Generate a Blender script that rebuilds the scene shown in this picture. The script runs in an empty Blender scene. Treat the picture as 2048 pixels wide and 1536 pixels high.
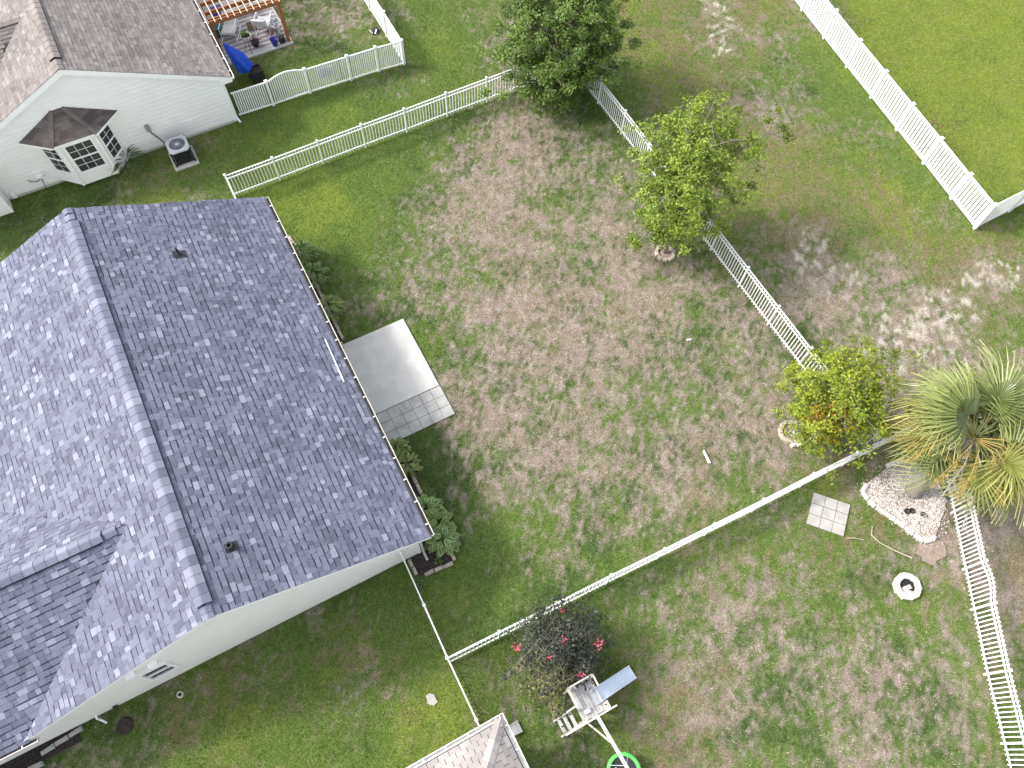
import bpy, math, random
import numpy as np
from mathutils import Vector, Matrix

# ------------------------------------------------------------------ camera, sky, sun, exposure
sc = bpy.context.scene
COL = sc.collection
cam_data = bpy.data.cameras.new('camera')
cam = bpy.data.objects.new('camera', cam_data)
COL.objects.link(cam)
cam_data.sensor_width = 36.0
cam_data.lens = 36.0 * 1522.13 / 2048.0
cam_data.clip_start = 0.1
cam_data.clip_end = 2000.0
right = Vector((0.883319, -0.46821, 0.022963))
down = Vector((-0.412124, -0.798986, -0.437922))
fwd = Vector((0.223387, 0.377361, -0.89872))
m = Matrix.Identity(4)
for i in range(3):
    m[i][0] = right[i]
    m[i][1] = -down[i]
    m[i][2] = -fwd[i]
m[2][3] = 23.5
cam.matrix_world = m
sc.camera = cam

SUN_TRAVEL = Vector((0.90, -0.66, -1.0)).normalized()
to_sun = -SUN_TRAVEL
sun_elev = math.asin(to_sun.z)
sun_rot = math.atan2(to_sun.x, to_sun.y)
world = bpy.data.worlds.new('World')
sc.world = world
world.use_nodes = True
wn = world.node_tree.nodes
sky = wn.new('ShaderNodeTexSky')
sky.sky_type = 'NISHITA'
sky.sun_disc = False
sky.sun_elevation = sun_elev
sky.sun_rotation = sun_rot
sky.air_density = 1.0
sky.dust_density = 3.0
sky.ozone_density = 1.0
wn['Background'].inputs['Strength'].default_value = 0.15
hsv = wn.new('ShaderNodeHueSaturation')                  # thin high cloud: a paler, greyer sky
hsv.inputs['Saturation'].default_value = 0.35
world.node_tree.links.new(sky.outputs[0], hsv.inputs['Color'])
world.node_tree.links.new(hsv.outputs[0], wn['Background'].inputs['Color'])
sun_data = bpy.data.lights.new('sun', 'SUN')
sun_data.energy = 1.4
sun_data.angle = math.radians(7.0)
sun_data.color = (1.0, 0.955, 0.88)
sun = bpy.data.objects.new('sun', sun_data)
sun.rotation_euler = SUN_TRAVEL.to_track_quat('-Z', 'Y').to_euler()
sun.location = (-20, 10, 40)
COL.objects.link(sun)
sc.view_settings.view_transform = 'Standard'
sc.view_settings.look = 'None'
sc.view_settings.gamma = 1.0
sc.view_settings.use_curve_mapping = False
sc.view_settings.exposure = 1.45
sc.render.engine = 'CYCLES'
sc.cycles.max_bounces = 6
sc.cycles.transparent_max_bounces = 8
sc.cycles.use_denoising = True

random.seed(7)
RNG = np.random.RandomState(11)

# ------------------------------------------------------------------ helpers
ORIGIN = {}          # world origin of every object (only translations are used)


def tag(o, label=None, cat=None, group=None, kind=None):
    if label:
        o['label'] = label
    if cat:
        o['category'] = cat
    if group:
        o['group'] = group
    if kind:
        o['kind'] = kind
    return o


def thing(name, label, cat, loc=(0, 0, 0), group=None):
    o = bpy.data.objects.new(name, None)
    o.empty_display_size = 0.2
    o.location = loc
    COL.objects.link(o)
    ORIGIN[o] = Vector(loc)
    return tag(o, label, cat, group)


def place(name, mesh, parent, loc):
    """a mesh object at the world point loc; parent is a thing, a part or None"""
    o = bpy.data.objects.new(name, mesh)
    COL.objects.link(o)
    if parent is not None:
        o.parent = parent
        o.location = Vector(loc) - ORIGIN[parent]
    else:
        o.location = loc
    ORIGIN[o] = Vector(loc)
    return o


class MB:
    """collects faces; build() links them as one mesh object (coordinates in world metres)"""

    def __init__(self):
        self.v = []
        self.f = []
        self.tone = []
        self.cur = 0.5

    def add(self, vs, fs):
        b = len(self.v)
        self.v.extend([tuple(p) for p in vs])
        for f in fs:
            self.f.append(tuple(b + i for i in f))
            self.tone.append(self.cur)
        return self

    def box(self, x0, x1, y0, y1, z0, z1):
        vs = [(x0, y0, z0), (x1, y0, z0), (x1, y1, z0), (x0, y1, z0), (x0, y0, z1), (x1, y0, z1), (x1, y1, z1), (x0, y1, z1)]
        return self.add(vs, [(3, 2, 1, 0), (4, 5, 6, 7), (0, 1, 5, 4), (1, 2, 6, 5), (2, 3, 7, 6), (3, 0, 4, 7)])

    def cbox(self, x0, x1, y0, y1, z0, z1, c=0.01):
        """box with a chamfered top edge and corners"""
        p0 = [(x0 + c, y0), (x1 - c, y0), (x1, y0 + c), (x1, y1 - c), (x1 - c, y1), (x0 + c, y1), (x0, y1 - c), (x0, y0 + c)]
        p1 = [(x0 + 2 * c, y0 + c), (x1 - 2 * c, y0 + c), (x1 - c, y0 + 2 * c), (x1 - c, y1 - 2 * c), (x1 - 2 * c, y1 - c), (x0 + 2 * c, y1 - c), (x0 + c, y1 - 2 * c), (x0 + c, y0 + 2 * c)]
        vs = [(x, y, z0) for x, y in p0] + [(x, y, z1 - c) for x, y in p0] + [(x, y, z1) for x, y in p1]
        fs = [tuple(range(16, 24)), tuple(reversed(range(8)))]
        for k in range(8):
            j = (k + 1) % 8
            fs.append((k, j, 8 + j, 8 + k))
            fs.append((8 + k, 8 + j, 16 + j, 16 + k))
        return self.add(vs, fs)

    def bar(self, p0, p1, w, h, up=(0, 0, 1)):
        """rectangular bar from p0 to p1; w across, h along up"""
        p0, p1 = Vector(p0), Vector(p1)
        d = (p1 - p0).normalized()
        s = d.cross(Vector(up))
        if s.length < 1e-5:
            s = d.cross(Vector((1, 0, 0)))
        s.normalize()
        t = s.cross(d)
        s *= w / 2
        t *= h / 2
        vs = [p0 - s - t, p0 + s - t, p0 + s + t, p0 - s + t, p1 - s - t, p1 + s - t, p1 + s + t, p1 - s + t]
        return self.add(vs, [(0, 1, 2, 3), (7, 6, 5, 4), (0, 4, 5, 1), (1, 5, 6, 2), (2, 6, 7, 3), (3, 7, 4, 0)])

    def tube(self, pts, rad, n=8, cap=True):
        pts = [Vector(p) for p in pts]
        if not isinstance(rad, (list, tuple)):
            rad = [rad] * len(pts)
        b = len(self.v)
        ref = None
        for i, p in enumerate(pts):
            d = (pts[min(i + 1, len(pts) - 1)] - pts[max(i - 1, 0)]).normalized()
            if ref is None:
                ref = d.cross(Vector((0, 0, 1)))
                if ref.length < 1e-3:
                    ref = d.cross(Vector((1, 0, 0)))
            ref = (ref - d * ref.dot(d)).normalized()
            o = d.cross(ref)
            for k in range(n):
                a = 2 * math.pi * k / n
                self.v.append(tuple(p + (ref * math.cos(a) + o * math.sin(a)) * rad[i]))
        for i in range(len(pts) - 1):
            for k in range(n):
                j = (k + 1) % n
                self.f.append((b + i * n + k, b + i * n + j, b + (i + 1) * n + j, b + (i + 1) * n + k))
                self.tone.append(self.cur)
        if cap:
            self.f.append(tuple(b + k for k in reversed(range(n))))
            self.f.append(tuple(b + (len(pts) - 1) * n + k for k in range(n)))
            self.tone += [self.cur] * 2
        return self

    def prism(self, poly, z0, z1):
        n = len(poly)
        vs = [(x, y, z0) for x, y in poly] + [(x, y, z1) for x, y in poly]
        fs = [tuple(reversed(range(n))), tuple(range(n, 2 * n))]
        for k in range(n):
            j = (k + 1) % n
            fs.append((k, j, n + j, n + k))
        return self.add(vs, fs)

    def slab(self, poly, n, t):
        """polygon in space extruded by t along -n"""
        n = Vector(n).normalized()
        k = len(poly)
        vs = [Vector(p) for p in poly] + [Vector(p) - n * t for p in poly]
        fs = [tuple(range(k)), tuple(reversed(range(k, 2 * k)))]
        for i in range(k):
            j = (i + 1) % k
            fs.append((j, i, k + i, k + j))
        return self.add(vs, fs)

    def lathe(self, prof, c=(0, 0, 0), n=16, a0=0.0, a1=2 * math.pi):
        full = abs(a1 - a0 - 2 * math.pi) < 1e-6
        cnt = n if full else n + 1
        b = len(self.v)
        for r, z in prof:
            for k in range(cnt):
                a = a0 + (a1 - a0) * k / n
                self.v.append((c[0] + r * math.cos(a), c[1] + r * math.sin(a), c[2] + z))
        for i in range(len(prof) - 1):
            for k in range(n):
                j = (k + 1) % cnt
                self.f.append((b + i * cnt + k, b + i * cnt + j, b + (i + 1) * cnt + j, b + (i + 1) * cnt + k))
                self.tone.append(self.cur)
        return self

    def mesh(self, name, mat, org=(0, 0, 0), smooth=False, tones=False):
        org = Vector(org)
        me = bpy.data.meshes.new(name)
        me.from_pydata([(x - org.x, y - org.y, z - org.z) for x, y, z in self.v], [], self.f)
        me.materials.append(mat)
        if smooth:
            me.polygons.foreach_set('use_smooth', [True] * len(me.polygons))
        if tones:
            a = me.attributes.new('tone', 'FLOAT', 'FACE')
            a.data.foreach_set('value', self.tone)
        me.update()
        return me

    def build(self, name, mat, parent=None, smooth=False, tones=False, loc=None):
        """one mesh object; its origin is its parent's origin, or loc"""
        if loc is None:
            loc = ORIGIN[parent] if parent is not None else (0, 0, 0)
        return place(name, self.mesh(name, mat, loc, smooth, tones), parent, loc)


# ------------------------------------------------------------------ materials
def nodes_of(name):
    mt = bpy.data.materials.new(name)
    mt.use_nodes = True
    nt = mt.node_tree
    return mt, nt, nt.nodes, nt.links, nt.nodes['Principled BSDF']


def lin(c):
    """sRGB 0-255 to linear"""
    r = []
    for v in c:
        v = v / 255.0
        r.append(v / 12.92 if v <= 0.04045 else ((v + 0.055) / 1.055) ** 2.4)
    return tuple(r) + (1.0,)


def simple(name, a, b=None, rough=0.6, scale=4.0, detail=6.0, bump=0.0, bump_scale=60.0, spec=0.35, metal=0.0, lo=0.35, hi=0.65, stretch=None):
    """two colours (linear) mixed by noise in object space"""
    mt, nt, N, L, P = nodes_of(name)
    a = tuple(a[:3]) + (1,)
    b = tuple((b or a)[:3]) + (1,)
    tc = N.new('ShaderNodeNewGeometry')
    vec = tc.outputs['Position']
    if stretch:
        mp = N.new('ShaderNodeMapping')
        mp.inputs['Scale'].default_value = stretch
        L.new(vec, mp.inputs['Vector'])
        vec = mp.outputs[0]
    nz = N.new('ShaderNodeTexNoise')
    nz.inputs['Scale'].default_value = scale
    nz.inputs['Detail'].default_value = detail
    nz.inputs['Roughness'].default_value = 0.65
    L.new(vec, nz.inputs['Vector'])
    mr = N.new('ShaderNodeMapRange')
    mr.inputs['From Min'].default_value = lo
    mr.inputs['From Max'].default_value = hi
    L.new(nz.outputs[0], mr.inputs[0])
    mx = N.new('ShaderNodeMix')
    mx.data_type = 'RGBA'
    mx.inputs['A'].default_value = a
    mx.inputs['B'].default_value = b
    L.new(mr.outputs[0], mx.inputs['Factor'])
    L.new(mx.outputs['Result'], P.inputs['Base Color'])
    P.inputs['Roughness'].default_value = rough
    P.inputs['Specular IOR Level'].default_value = spec
    P.inputs['Metallic'].default_value = metal
    if bump:
        n2 = N.new('ShaderNodeTexNoise')
        n2.inputs['Scale'].default_value = bump_scale
        n2.inputs['Detail'].default_value = 4
        L.new(vec, n2.inputs['Vector'])
        bp = N.new('ShaderNodeBump')
        bp.inputs['Strength'].default_value = bump
        bp.inputs['Distance'].default_value = 0.02
        L.new(n2.outputs[0], bp.inputs['Height'])
        L.new(bp.outputs[0], P.inputs['Normal'])
    return mt


def tone_mat(name, stops, grain=0.35, grain_scale=90.0, rough=0.9, blotch=0.12):
    """colour from the face attribute tone, with mineral grain and soft blotches"""
    mt, nt, N, L, P = nodes_of(name)
    at = N.new('ShaderNodeAttribute')
    at.attribute_name = 'tone'
    rp = N.new('ShaderNodeValToRGB')
    rp.color_ramp.elements[0].position = stops[0][0]
    rp.color_ramp.elements[0].color = tuple(stops[0][1]) + (1,)
    rp.color_ramp.elements[1].position = stops[-1][0]
    rp.color_ramp.elements[1].color = tuple(stops[-1][1]) + (1,)
    for p, c in stops[1:-1]:
        e = rp.color_ramp.elements.new(p)
        e.color = tuple(c) + (1,)
    L.new(at.outputs['Fac'], rp.inputs[0])
    geo = N.new('ShaderNodeNewGeometry')
    n1 = N.new('ShaderNodeTexNoise')
    n1.inputs['Scale'].default_value = grain_scale
    n1.inputs['Detail'].default_value = 3
    L.new(geo.outputs['Position'], n1.inputs['Vector'])
    n2 = N.new('ShaderNodeTexNoise')
    n2.inputs['Scale'].default_value = 0.7
    n2.inputs['Detail'].default_value = 5
    L.new(geo.outputs['Position'], n2.inputs['Vector'])
    m1 = N.new('ShaderNodeMapRange')
    m1.inputs['From Min'].default_value = 0.3
    m1.inputs['From Max'].default_value = 0.7
    m1.inputs['To Min'].default_value = 1 - grain
    m1.inputs['To Max'].default_value = 1 + grain
    L.new(n1.outputs[0], m1.inputs[0])
    m2 = N.new('ShaderNodeMapRange')
    m2.inputs['From Min'].default_value = 0.3
    m2.inputs['From Max'].default_value = 0.7
    m2.inputs['To Min'].default_value = 1 - blotch
    m2.inputs['To Max'].default_value = 1 + blotch
    L.new(n2.outputs[0], m2.inputs[0])
    ml = N.new('ShaderNodeMath')
    ml.operation = 'MULTIPLY'
    L.new(m1.outputs[0], ml.inputs[0])
    L.new(m2.outputs[0], ml.inputs[1])
    vm = N.new('ShaderNodeVectorMath')
    vm.operation = 'SCALE'
    L.new(rp.outputs[0], vm.inputs[0])
    L.new(ml.outputs[0], vm.inputs['Scale'])
    L.new(vm.outputs[0], P.inputs['Base Color'])
    P.inputs['Roughness'].default_value = rough
    P.inputs['Specular IOR Level'].default_value = 0.2
    bp = N.new('ShaderNodeBump')
    bp.inputs['Strength'].default_value = 0.5
    bp.inputs['Distance'].default_value = 0.006
    L.new(n1.outputs[0], bp.inputs['Height'])
    L.new(bp.outputs[0], P.inputs['Normal'])
    return mt


def attr_mat(name, rough=0.55, translucent=0.0, spec=0.3, fine=0.0, fine_scale=30.0):
    """colour from the point colour attribute Col"""
    mt, nt, N, L, P = nodes_of(name)
    at = N.new('ShaderNodeAttribute')
    at.attribute_name = 'Col'
    src = at.outputs['Color']
    if fine:
        geo = N.new('ShaderNodeNewGeometry')
        n1 = N.new('ShaderNodeTexNoise')
        n1.inputs['Scale'].default_value = fine_scale
        n1.inputs['Detail'].default_value = 5
        n1.inputs['Roughness'].default_value = 0.7
        L.new(geo.outputs['Position'], n1.inputs['Vector'])
        m1 = N.new('ShaderNodeMapRange')
        m1.inputs['From Min'].default_value = 0.3
        m1.inputs['From Max'].default_value = 0.7
        m1.inputs['To Min'].default_value = 1 - fine
        m1.inputs['To Max'].default_value = 1 + fine
        L.new(n1.outputs[0], m1.inputs[0])
        vm = N.new('ShaderNodeVectorMath')
        vm.operation = 'SCALE'
        L.new(src, vm.inputs[0])
        L.new(m1.outputs[0], vm.inputs['Scale'])
        src = vm.outputs[0]
        bp = N.new('ShaderNodeBump')
        bp.inputs['Strength'].default_value = 0.7
        bp.inputs['Distance'].default_value = 0.03
        L.new(n1.outputs[0], bp.inputs['Height'])
        L.new(bp.outputs[0], P.inputs['Normal'])
    L.new(src, P.inputs['Base Color'])
    P.inputs['Roughness'].default_value = rough
    P.inputs['Specular IOR Level'].default_value = spec
    if translucent:
        tr = N.new('ShaderNodeBsdfTranslucent')
        L.new(src, tr.inputs['Color'])
        ms = N.new('ShaderNodeMixShader')
        ms.inputs[0].default_value = translucent
        L.new(P.outputs[0], ms.inputs[1])
        L.new(tr.outputs[0], ms.inputs[2])
        L.new(ms.outputs[0], N['Material Output'].inputs['Surface'])
    return mt


M = {}
M['vinyl'] = simple('white_vinyl', (0.80, 0.80, 0.80), (0.74, 0.74, 0.73), rough=0.42, scale=3)
M['dirty_vinyl'] = simple('weathered_white', (0.76, 0.75, 0.73), (0.60, 0.59, 0.56), rough=0.5, scale=5)
M['siding'] = simple('siding_vinyl', (0.80, 0.80, 0.79), (0.75, 0.75, 0.735), rough=0.5, scale=1.2)
M['siding_cream'] = simple('siding_cream', (0.78, 0.765, 0.735), (0.73, 0.715, 0.68), rough=0.5, scale=1.5)
M['trim'] = simple('white_trim', (0.86, 0.86, 0.86), (0.82, 0.82, 0.82), rough=0.4, scale=2)
M['gutter'] = simple('gutter_white', (0.60, 0.57, 0.53), (0.42, 0.39, 0.35), rough=0.45, scale=6)
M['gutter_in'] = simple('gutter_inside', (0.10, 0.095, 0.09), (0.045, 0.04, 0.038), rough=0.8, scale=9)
M['deck'] = simple('roof_underlay', (0.05, 0.05, 0.055), (0.035, 0.035, 0.04), rough=0.95)
M['concrete'] = simple('concrete', (0.52, 0.51, 0.485), (0.42, 0.41, 0.39), rough=0.85, scale=1.4, detail=9, bump=0.2, bump_scale=120)
M['paver'] = simple('paver_concrete', (0.42, 0.415, 0.40), (0.27, 0.265, 0.255), rough=0.88, scale=2.2, detail=9, bump=0.3, bump_scale=120)
M['paver_light'] = simple('paver_pale', (0.43, 0.415, 0.39), (0.33, 0.315, 0.29), rough=0.85, scale=3, detail=9, bump=0.2)
M['stone'] = simple('edging_stone', (0.46, 0.40, 0.33), (0.30, 0.26, 0.215), rough=0.9, scale=7, detail=9, bump=0.5, bump_scale=60)
M['white_stone'] = simple('white_stone', (0.66, 0.62, 0.57), (0.50, 0.46, 0.41), rough=0.85, scale=8, bump=0.3)
M['mulch'] = simple('mulch', (0.075, 0.055, 0.05), (0.022, 0.018, 0.017), rough=0.95, scale=22, detail=9, bump=1.0, bump_scale=45, lo=0.4, hi=0.6)
M['soil'] = simple('bare_soil', (0.30, 0.24, 0.20), (0.20, 0.16, 0.13), rough=0.95, scale=9, detail=10, bump=0.5)
M['glass'] = simple('window_glass', (0.025, 0.03, 0.035), (0.06, 0.065, 0.07), rough=0.08, scale=3, spec=0.7)
M['blind'] = simple('window_blind', (0.30, 0.31, 0.32), (0.22, 0.23, 0.25), rough=0.7)
M['black'] = simple('black_plastic', (0.018, 0.018, 0.02), (0.03, 0.03, 0.032), rough=0.5)
M['dark_metal'] = simple('dark_metal', (0.05, 0.05, 0.055), (0.035, 0.035, 0.04), rough=0.5, metal=0.3)
M['grey_metal'] = simple('grey_metal', (0.55, 0.57, 0.62), (0.45, 0.47, 0.52), rough=0.4, metal=0.2)
M['grey_plastic'] = simple('grey_box', (0.28, 0.28, 0.28), (0.22, 0.22, 0.22), rough=0.5)
M['cedar'] = simple('stained_cedar', (0.33, 0.135, 0.055), (0.20, 0.075, 0.03), rough=0.7, scale=9, stretch=(1, 6, 1))
M['cedar_pale'] = simple('weathered_slat', (0.60, 0.46, 0.35), (0.48, 0.35, 0.25), rough=0.7, scale=7)
M['grey_wood'] = simple('weathered_grey_wood', (0.52, 0.51, 0.50), (0.38, 0.37, 0.37), rough=0.8, scale=6, detail=9)
M['pale_wood'] = simple('pale_wood', (0.62, 0.57, 0.52), (0.50, 0.46, 0.42), rough=0.75, scale=8)
M['slide'] = simple('slide_plastic', (0.56, 0.64, 0.76), (0.66, 0.71, 0.78), rough=0.35, scale=2.5)
M['green_plastic'] = simple('green_foam', (0.10, 0.55, 0.10), (0.14, 0.62, 0.14), rough=0.5)
M['blue_fabric'] = simple('blue_canopy', (0.012, 0.055, 0.42), (0.02, 0.09, 0.60), rough=0.75, scale=5)
M['blue_plastic'] = simple('blue_plastic', (0.012, 0.018, 0.22), (0.02, 0.03, 0.30), rough=0.4)
M['cushion'] = simple('white_cushion', (0.72, 0.73, 0.72), (0.60, 0.61, 0.60), rough=0.8, scale=9)
M['mat_brown'] = simple('brown_mat', (0.13, 0.08, 0.055), (0.07, 0.045, 0.03), rough=0.95, scale=40)
M['rug_pale'] = simple('rug_pale', (0.50, 0.47, 0.47), (0.42, 0.39, 0.40), rough=0.95, scale=30)
M['rug_grey'] = simple('rug_grey', (0.27, 0.25, 0.265), (0.21, 0.20, 0.21), rough=0.95, scale=30)
M['bark'] = simple('bark', (0.20, 0.155, 0.12), (0.10, 0.08, 0.062), rough=0.95, scale=14, detail=9, bump=0.8, bump_scale=40)
M['grey_bark'] = simple('grey_bark', (0.30, 0.27, 0.24), (0.18, 0.155, 0.13), rough=0.95, scale=14, detail=9, bump=0.6)
M['dead_frond'] = simple('dead_frond', (0.42, 0.39, 0.36), (0.30, 0.27, 0.24), rough=0.9, scale=10)
M['straw'] = simple('dry_twig', (0.55, 0.48, 0.38), (0.42, 0.35, 0.27), rough=0.9, scale=12)
M['teal'] = simple('teal_storage', (0.02, 0.10, 0.10), (0.03, 0.13, 0.13), rough=0.6)
M['leaf'] = attr_mat('foliage', rough=0.45, translucent=0.35, spec=0.4)
M['gloss_leaf'] = attr_mat('garden_leaf', rough=0.4, translucent=0.15, spec=0.45)
M['blade'] = attr_mat('grass_blade', rough=0.6, translucent=0.2, spec=0.2)
M['turf'] = attr_mat('turf', rough=0.95, spec=0.1, fine=0.60, fine_scale=24)
M['pebble'] = attr_mat('white_pebble', rough=0.8, spec=0.3)
M['petal'] = simple('pink_petal', (0.62, 0.05, 0.16), (0.70, 0.16, 0.22), rough=0.6, scale=12)
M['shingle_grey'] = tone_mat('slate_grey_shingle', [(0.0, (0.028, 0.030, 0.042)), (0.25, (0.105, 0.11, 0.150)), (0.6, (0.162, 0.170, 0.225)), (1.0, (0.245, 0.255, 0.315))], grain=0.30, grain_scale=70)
M['shingle_tan'] = tone_mat('taupe_shingle', [(0.0, (0.085, 0.07, 0.068)), (0.3, (0.158, 0.140, 0.134)), (0.65, (0.210, 0.187, 0.176)), (1.0, (0.275, 0.245, 0.232))], grain=0.22, grain_scale=60, blotch=0.18)
M['shingle_brown'] = tone_mat('brown_shingle', [(0.0, (0.05, 0.038, 0.034)), (0.5, (0.115, 0.095, 0.088)), (1.0, (0.165, 0.14, 0.13))], grain=0.25, grain_scale=60, blotch=0.2)
M['shingle_pale'] = tone_mat('pale_taupe_shingle', [(0.0, (0.09, 0.08, 0.078)), (0.3, (0.25, 0.225, 0.215)), (0.7, (0.33, 0.30, 0.285)), (1.0, (0.40, 0.37, 0.35))], grain=0.18, grain_scale=60, blotch=0.15)

# ------------------------------------------------------------------ condition of the lawn, with shade along house walls painted in as dark green, one digit per metre (first row y = -8, first column x = -13)
MAP_DRY = """444444444444444444444543332111355555555544444444444
444444444444444455444553332113577555555554444444444
444444444444443566434454332235787655555554444444444
444443333334332366543456553357876775555555444444444
444333333333332356653346664467767765555555444444444
443333333123333236654335543467677665555555444444444
433333310013333235665434333577776655555555444444444
333332111012333324556643334577666555565555444444444
333552111001232223345653334566555555664454444444444
333564211101122222333444334455555566643344444444444
233465311111112222222333334455666666433455444444444
233356421234211122222344566666776665334566444444444
123346422355211123444567777876776665455665434444444
123334433344211124555677778855776666666654223444444
112333333333211236666676567753675566666542211344444
111222222222111236766776446653675555555422111133444
111222121111111246776687655665776555443211111113333
111111111111111247876788866665666555432111111111333
211111111111111237876788886655566554431111111111133
433333333432222235788887887655565554421111111111113
444444444431222223578887886445555554432111111111111
444444444411111222468888874324555554432111111111111
444444444411111244456787775444555554422111111111111
444444444311111345556787776655555555211111111111111
444443333311111234556888666555555687311011111111111
443333333311111112356898765555455674221001111111111
333333333311111101246888865543445542232111111111111
333322233311111000123688876422344444453243111111111
333222222430000000011367886422244556555555111111111
332222221442100000011244677532244556655555311111123
322222211443210000011122466553444555655555511112333
322222111344321000000111255554444555665555531333333
322221111244321000001321135555554555565555543333333
311111111133332000012431025555555555566544444443344
311111111122233000012210013555555555556444444444444
331111221112232000123211113455555444444444444444444
331111221112224323234332112355555444444444444444444
333112222112255555445542111345554444444444444444444
333332222122555555555553211235544444444444444444444
333333333333555555555554211134444444444444444444444
333333333333555555555555321344444444444444444444444
333333333333355555555555434444444444444444444444444
333333333333334555555554444444444444444444444444444
433333333333333344454444444444444444444444444444444
443333333333333444444444444444444444444444444444444
444443333333344444444444444444444444444444444444444
444444444444444444444444444444444444444444444444444"""
MAP_SAND = """000000000000000000000100000000011111111111111111111
000000000000000010000000000000011111111111111111111
000000000000000011000010000000111111111111111111111
000000000000000011000001000001111111111111111111111
000000000000000001100001110011111111111111111111111
000000000000000001100000000011111100111111111111111
000000000000000000110000000011111000111111111111111
000000000000000000001100000011110001134111111111111
000110000000000000001100000011000011354111111111111
000110000000000000000000000000000113541011111111111
000011000000000000000000000000111245410133111111111
000011000000000000000000011111122354111465111111111
000001000001000000000111111111355553224652111111111
000000000000000000000111111111367776556521001111111
000000000000000001110111011110245564564200000111111
000000000000000001111111001100144321221000000011111
000000000000000001111111100110256310100000000001111
000000000000000001111111111111266310000000000000111
000000000000000001111111111001266210000000000000011
000000000000000000111111111101243110000000000000001
000000000000000000011111111001111100000000000000000
000000000000000000011111110000000000000000000000000
000000000000000000001111111000000000000000000000000
000000000000000000001111111000000011000000000000000
000000000000000000001111111000001111000000000000000
000000000000000000001111110000000110000000000000000
000000000000000000001111110000000000000000000000000
000000000000000000000111111000000112100000000000000
000000000000000000000011111000000145210000000000000
000000000000000000000000111000000136511000000000001
000000000000000000000000011000000014631000000000111
000000000000000000000000000000000012551100000011111
000000000000000000000000000000000001363100011111111
000000000000000000000000000000000001255111111111111
000000000000000000000000000000000000145111111111111
000000000000000000000000000000000000111111111111111
000000000000000000000000000000000001111111111111111
000000000000000000000000000000001111111111111111111
000000000000000000000000000000011111111111111111111
000000000000000000000000000001111111111111111111111
000000000000000000000000000011111111111111111111111
000000000000000000000000000111111111111111111111111
000000000000000000000000000111111111111111111111111
000000000000000000000000001111111111111111111111111
000000000000000000000000011111111111111111111111111
000000000000000000000000111111111111111111111111111
000000000000000000000001111111111111111111111111111"""
MAP_YELLOW = """444444444433333333322223233344443333333334444444444
444444444444333344322223333444533333333334444444444
444444444444434444332222233445333433333334444444444
444444444444443444433222223454335433333344444444444
444444444445454454433222223443354323333344444444444
444444444676444344432222223433443222333444444444444
444444434677545445432222334323332222233444444444444
444445643577744445533223333322222222223444444444444
444455653467764334443233445533322222233344444444444
323445664346774333433344346544322222333454444444444
112445565335764333333444346544322233335654444444444
011344566534654332233344334332222334356544544444444
011234665655544332222233222222223344465446644444444
001124564555434332222222222221223334444466445555555
001112343433233222222222222211123334445664468655555
000111222222122122222222222221123335666644699965555
000001111111111112222222222222223346665447999996555
000000010100000012222222222222233567654689999999655
200000000000000112222222222223334677765899999999965
333333333333332222222222222235555677765899999999996
333333333322233333222222222236667777654899999999999
333333333301122233222222222336777777653899999999999
333333333300000122222222222225777777643899999999999
333333333300000122222222222222777664544799999999999
333333333300000122222222222222676532334689999999999
333333333300000133322222222223677532334589999999999
333333333300123455332222222224677653334569999999999
333333333333467876433222222113577764534436999999999
333333333655557886543322222112467754655533899999999
333333332664455665543322222213467764467632599999975
333333321565345555544333322224677765457653389996555
333333210466435555555434432226777776446763258655555
333222100256555555554445532223777777545765355555555
321110010145566555543345543332477777644665555555555
310000121023356555553345545532267777754555555555555
320001221013345555543344544643247777654445555555555
330012332113333444332333443553226765444444445555555
333123332213322222222223444464324444444444444444444
333333333223222222222223344355344444444444444444444
333333333333222222222222344444444444444444444444444
333333333333322222222222334444444444444444444444444
333333333333322222222222344444444444444444444444444
333333333333333222222223444444444444444444444444444
333333333333333333333344444444444444444444444444444
333333333333333333333444444444444444444444444444444
333333333333333333344444444444444444444444444444444
333333333333333334444444444444444444444444444444444"""


def grid_of(txt):
    return np.array([[int(c) for c in r] for r in txt.split('\n')], float) / 9.0


G_DRY, G_SAND, G_YEL = grid_of(MAP_DRY), grid_of(MAP_SAND), grid_of(MAP_YELLOW)


def sample(g, x, y):
    fx = np.clip(x + 13.0, 0, g.shape[1] - 1.001)
    fy = np.clip(y + 8.0, 0, g.shape[0] - 1.001)
    ix, iy = fx.astype(int), fy.astype(int)
    tx, ty = fx - ix, fy - iy
    return (g[iy, ix] * (1 - tx) + g[iy, ix + 1] * tx) * (1 - ty) + (g[iy + 1, ix] * (1 - tx) + g[iy + 1, ix + 1] * tx) * ty


LAT = np.random.RandomState(5).rand(8, 256, 256)


def vnoise(x, y, s, k):
    x = x * s + 17.3 * k
    y = y * s + 9.1 * k
    ix, iy = np.floor(x).astype(int), np.floor(y).astype(int)
    tx, ty = x - ix, y - iy
    tx, ty = tx * tx * (3 - 2 * tx), ty * ty * (3 - 2 * ty)
    g = LAT[k % 8]
    a, b = ix & 255, (ix + 1) & 255
    c, d = iy & 255, (iy + 1) & 255
    return (g[c, a] * (1 - tx) + g[c, b] * tx) * (1 - ty) + (g[d, a] * (1 - tx) + g[d, b] * tx) * ty


def fbm(x, y, s, k, octv=4):
    r, a, t = 0.0, 1.0, 0.0
    for o in range(octv):
        r = r + a * vnoise(x * (0.8 if o % 2 else 1) + y * (0.6 if o % 2 else 0), y * (0.8 if o % 2 else 1) - x * (0.6 if o % 2 else 0), s * 2 ** o, k + o)
        t += a
        a *= 0.62
    return r / t


def sstep(a, b, x):
    t = np.clip((x - a) / (b - a), 0, 1)
    return t * t * (3 - 2 * t)


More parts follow.
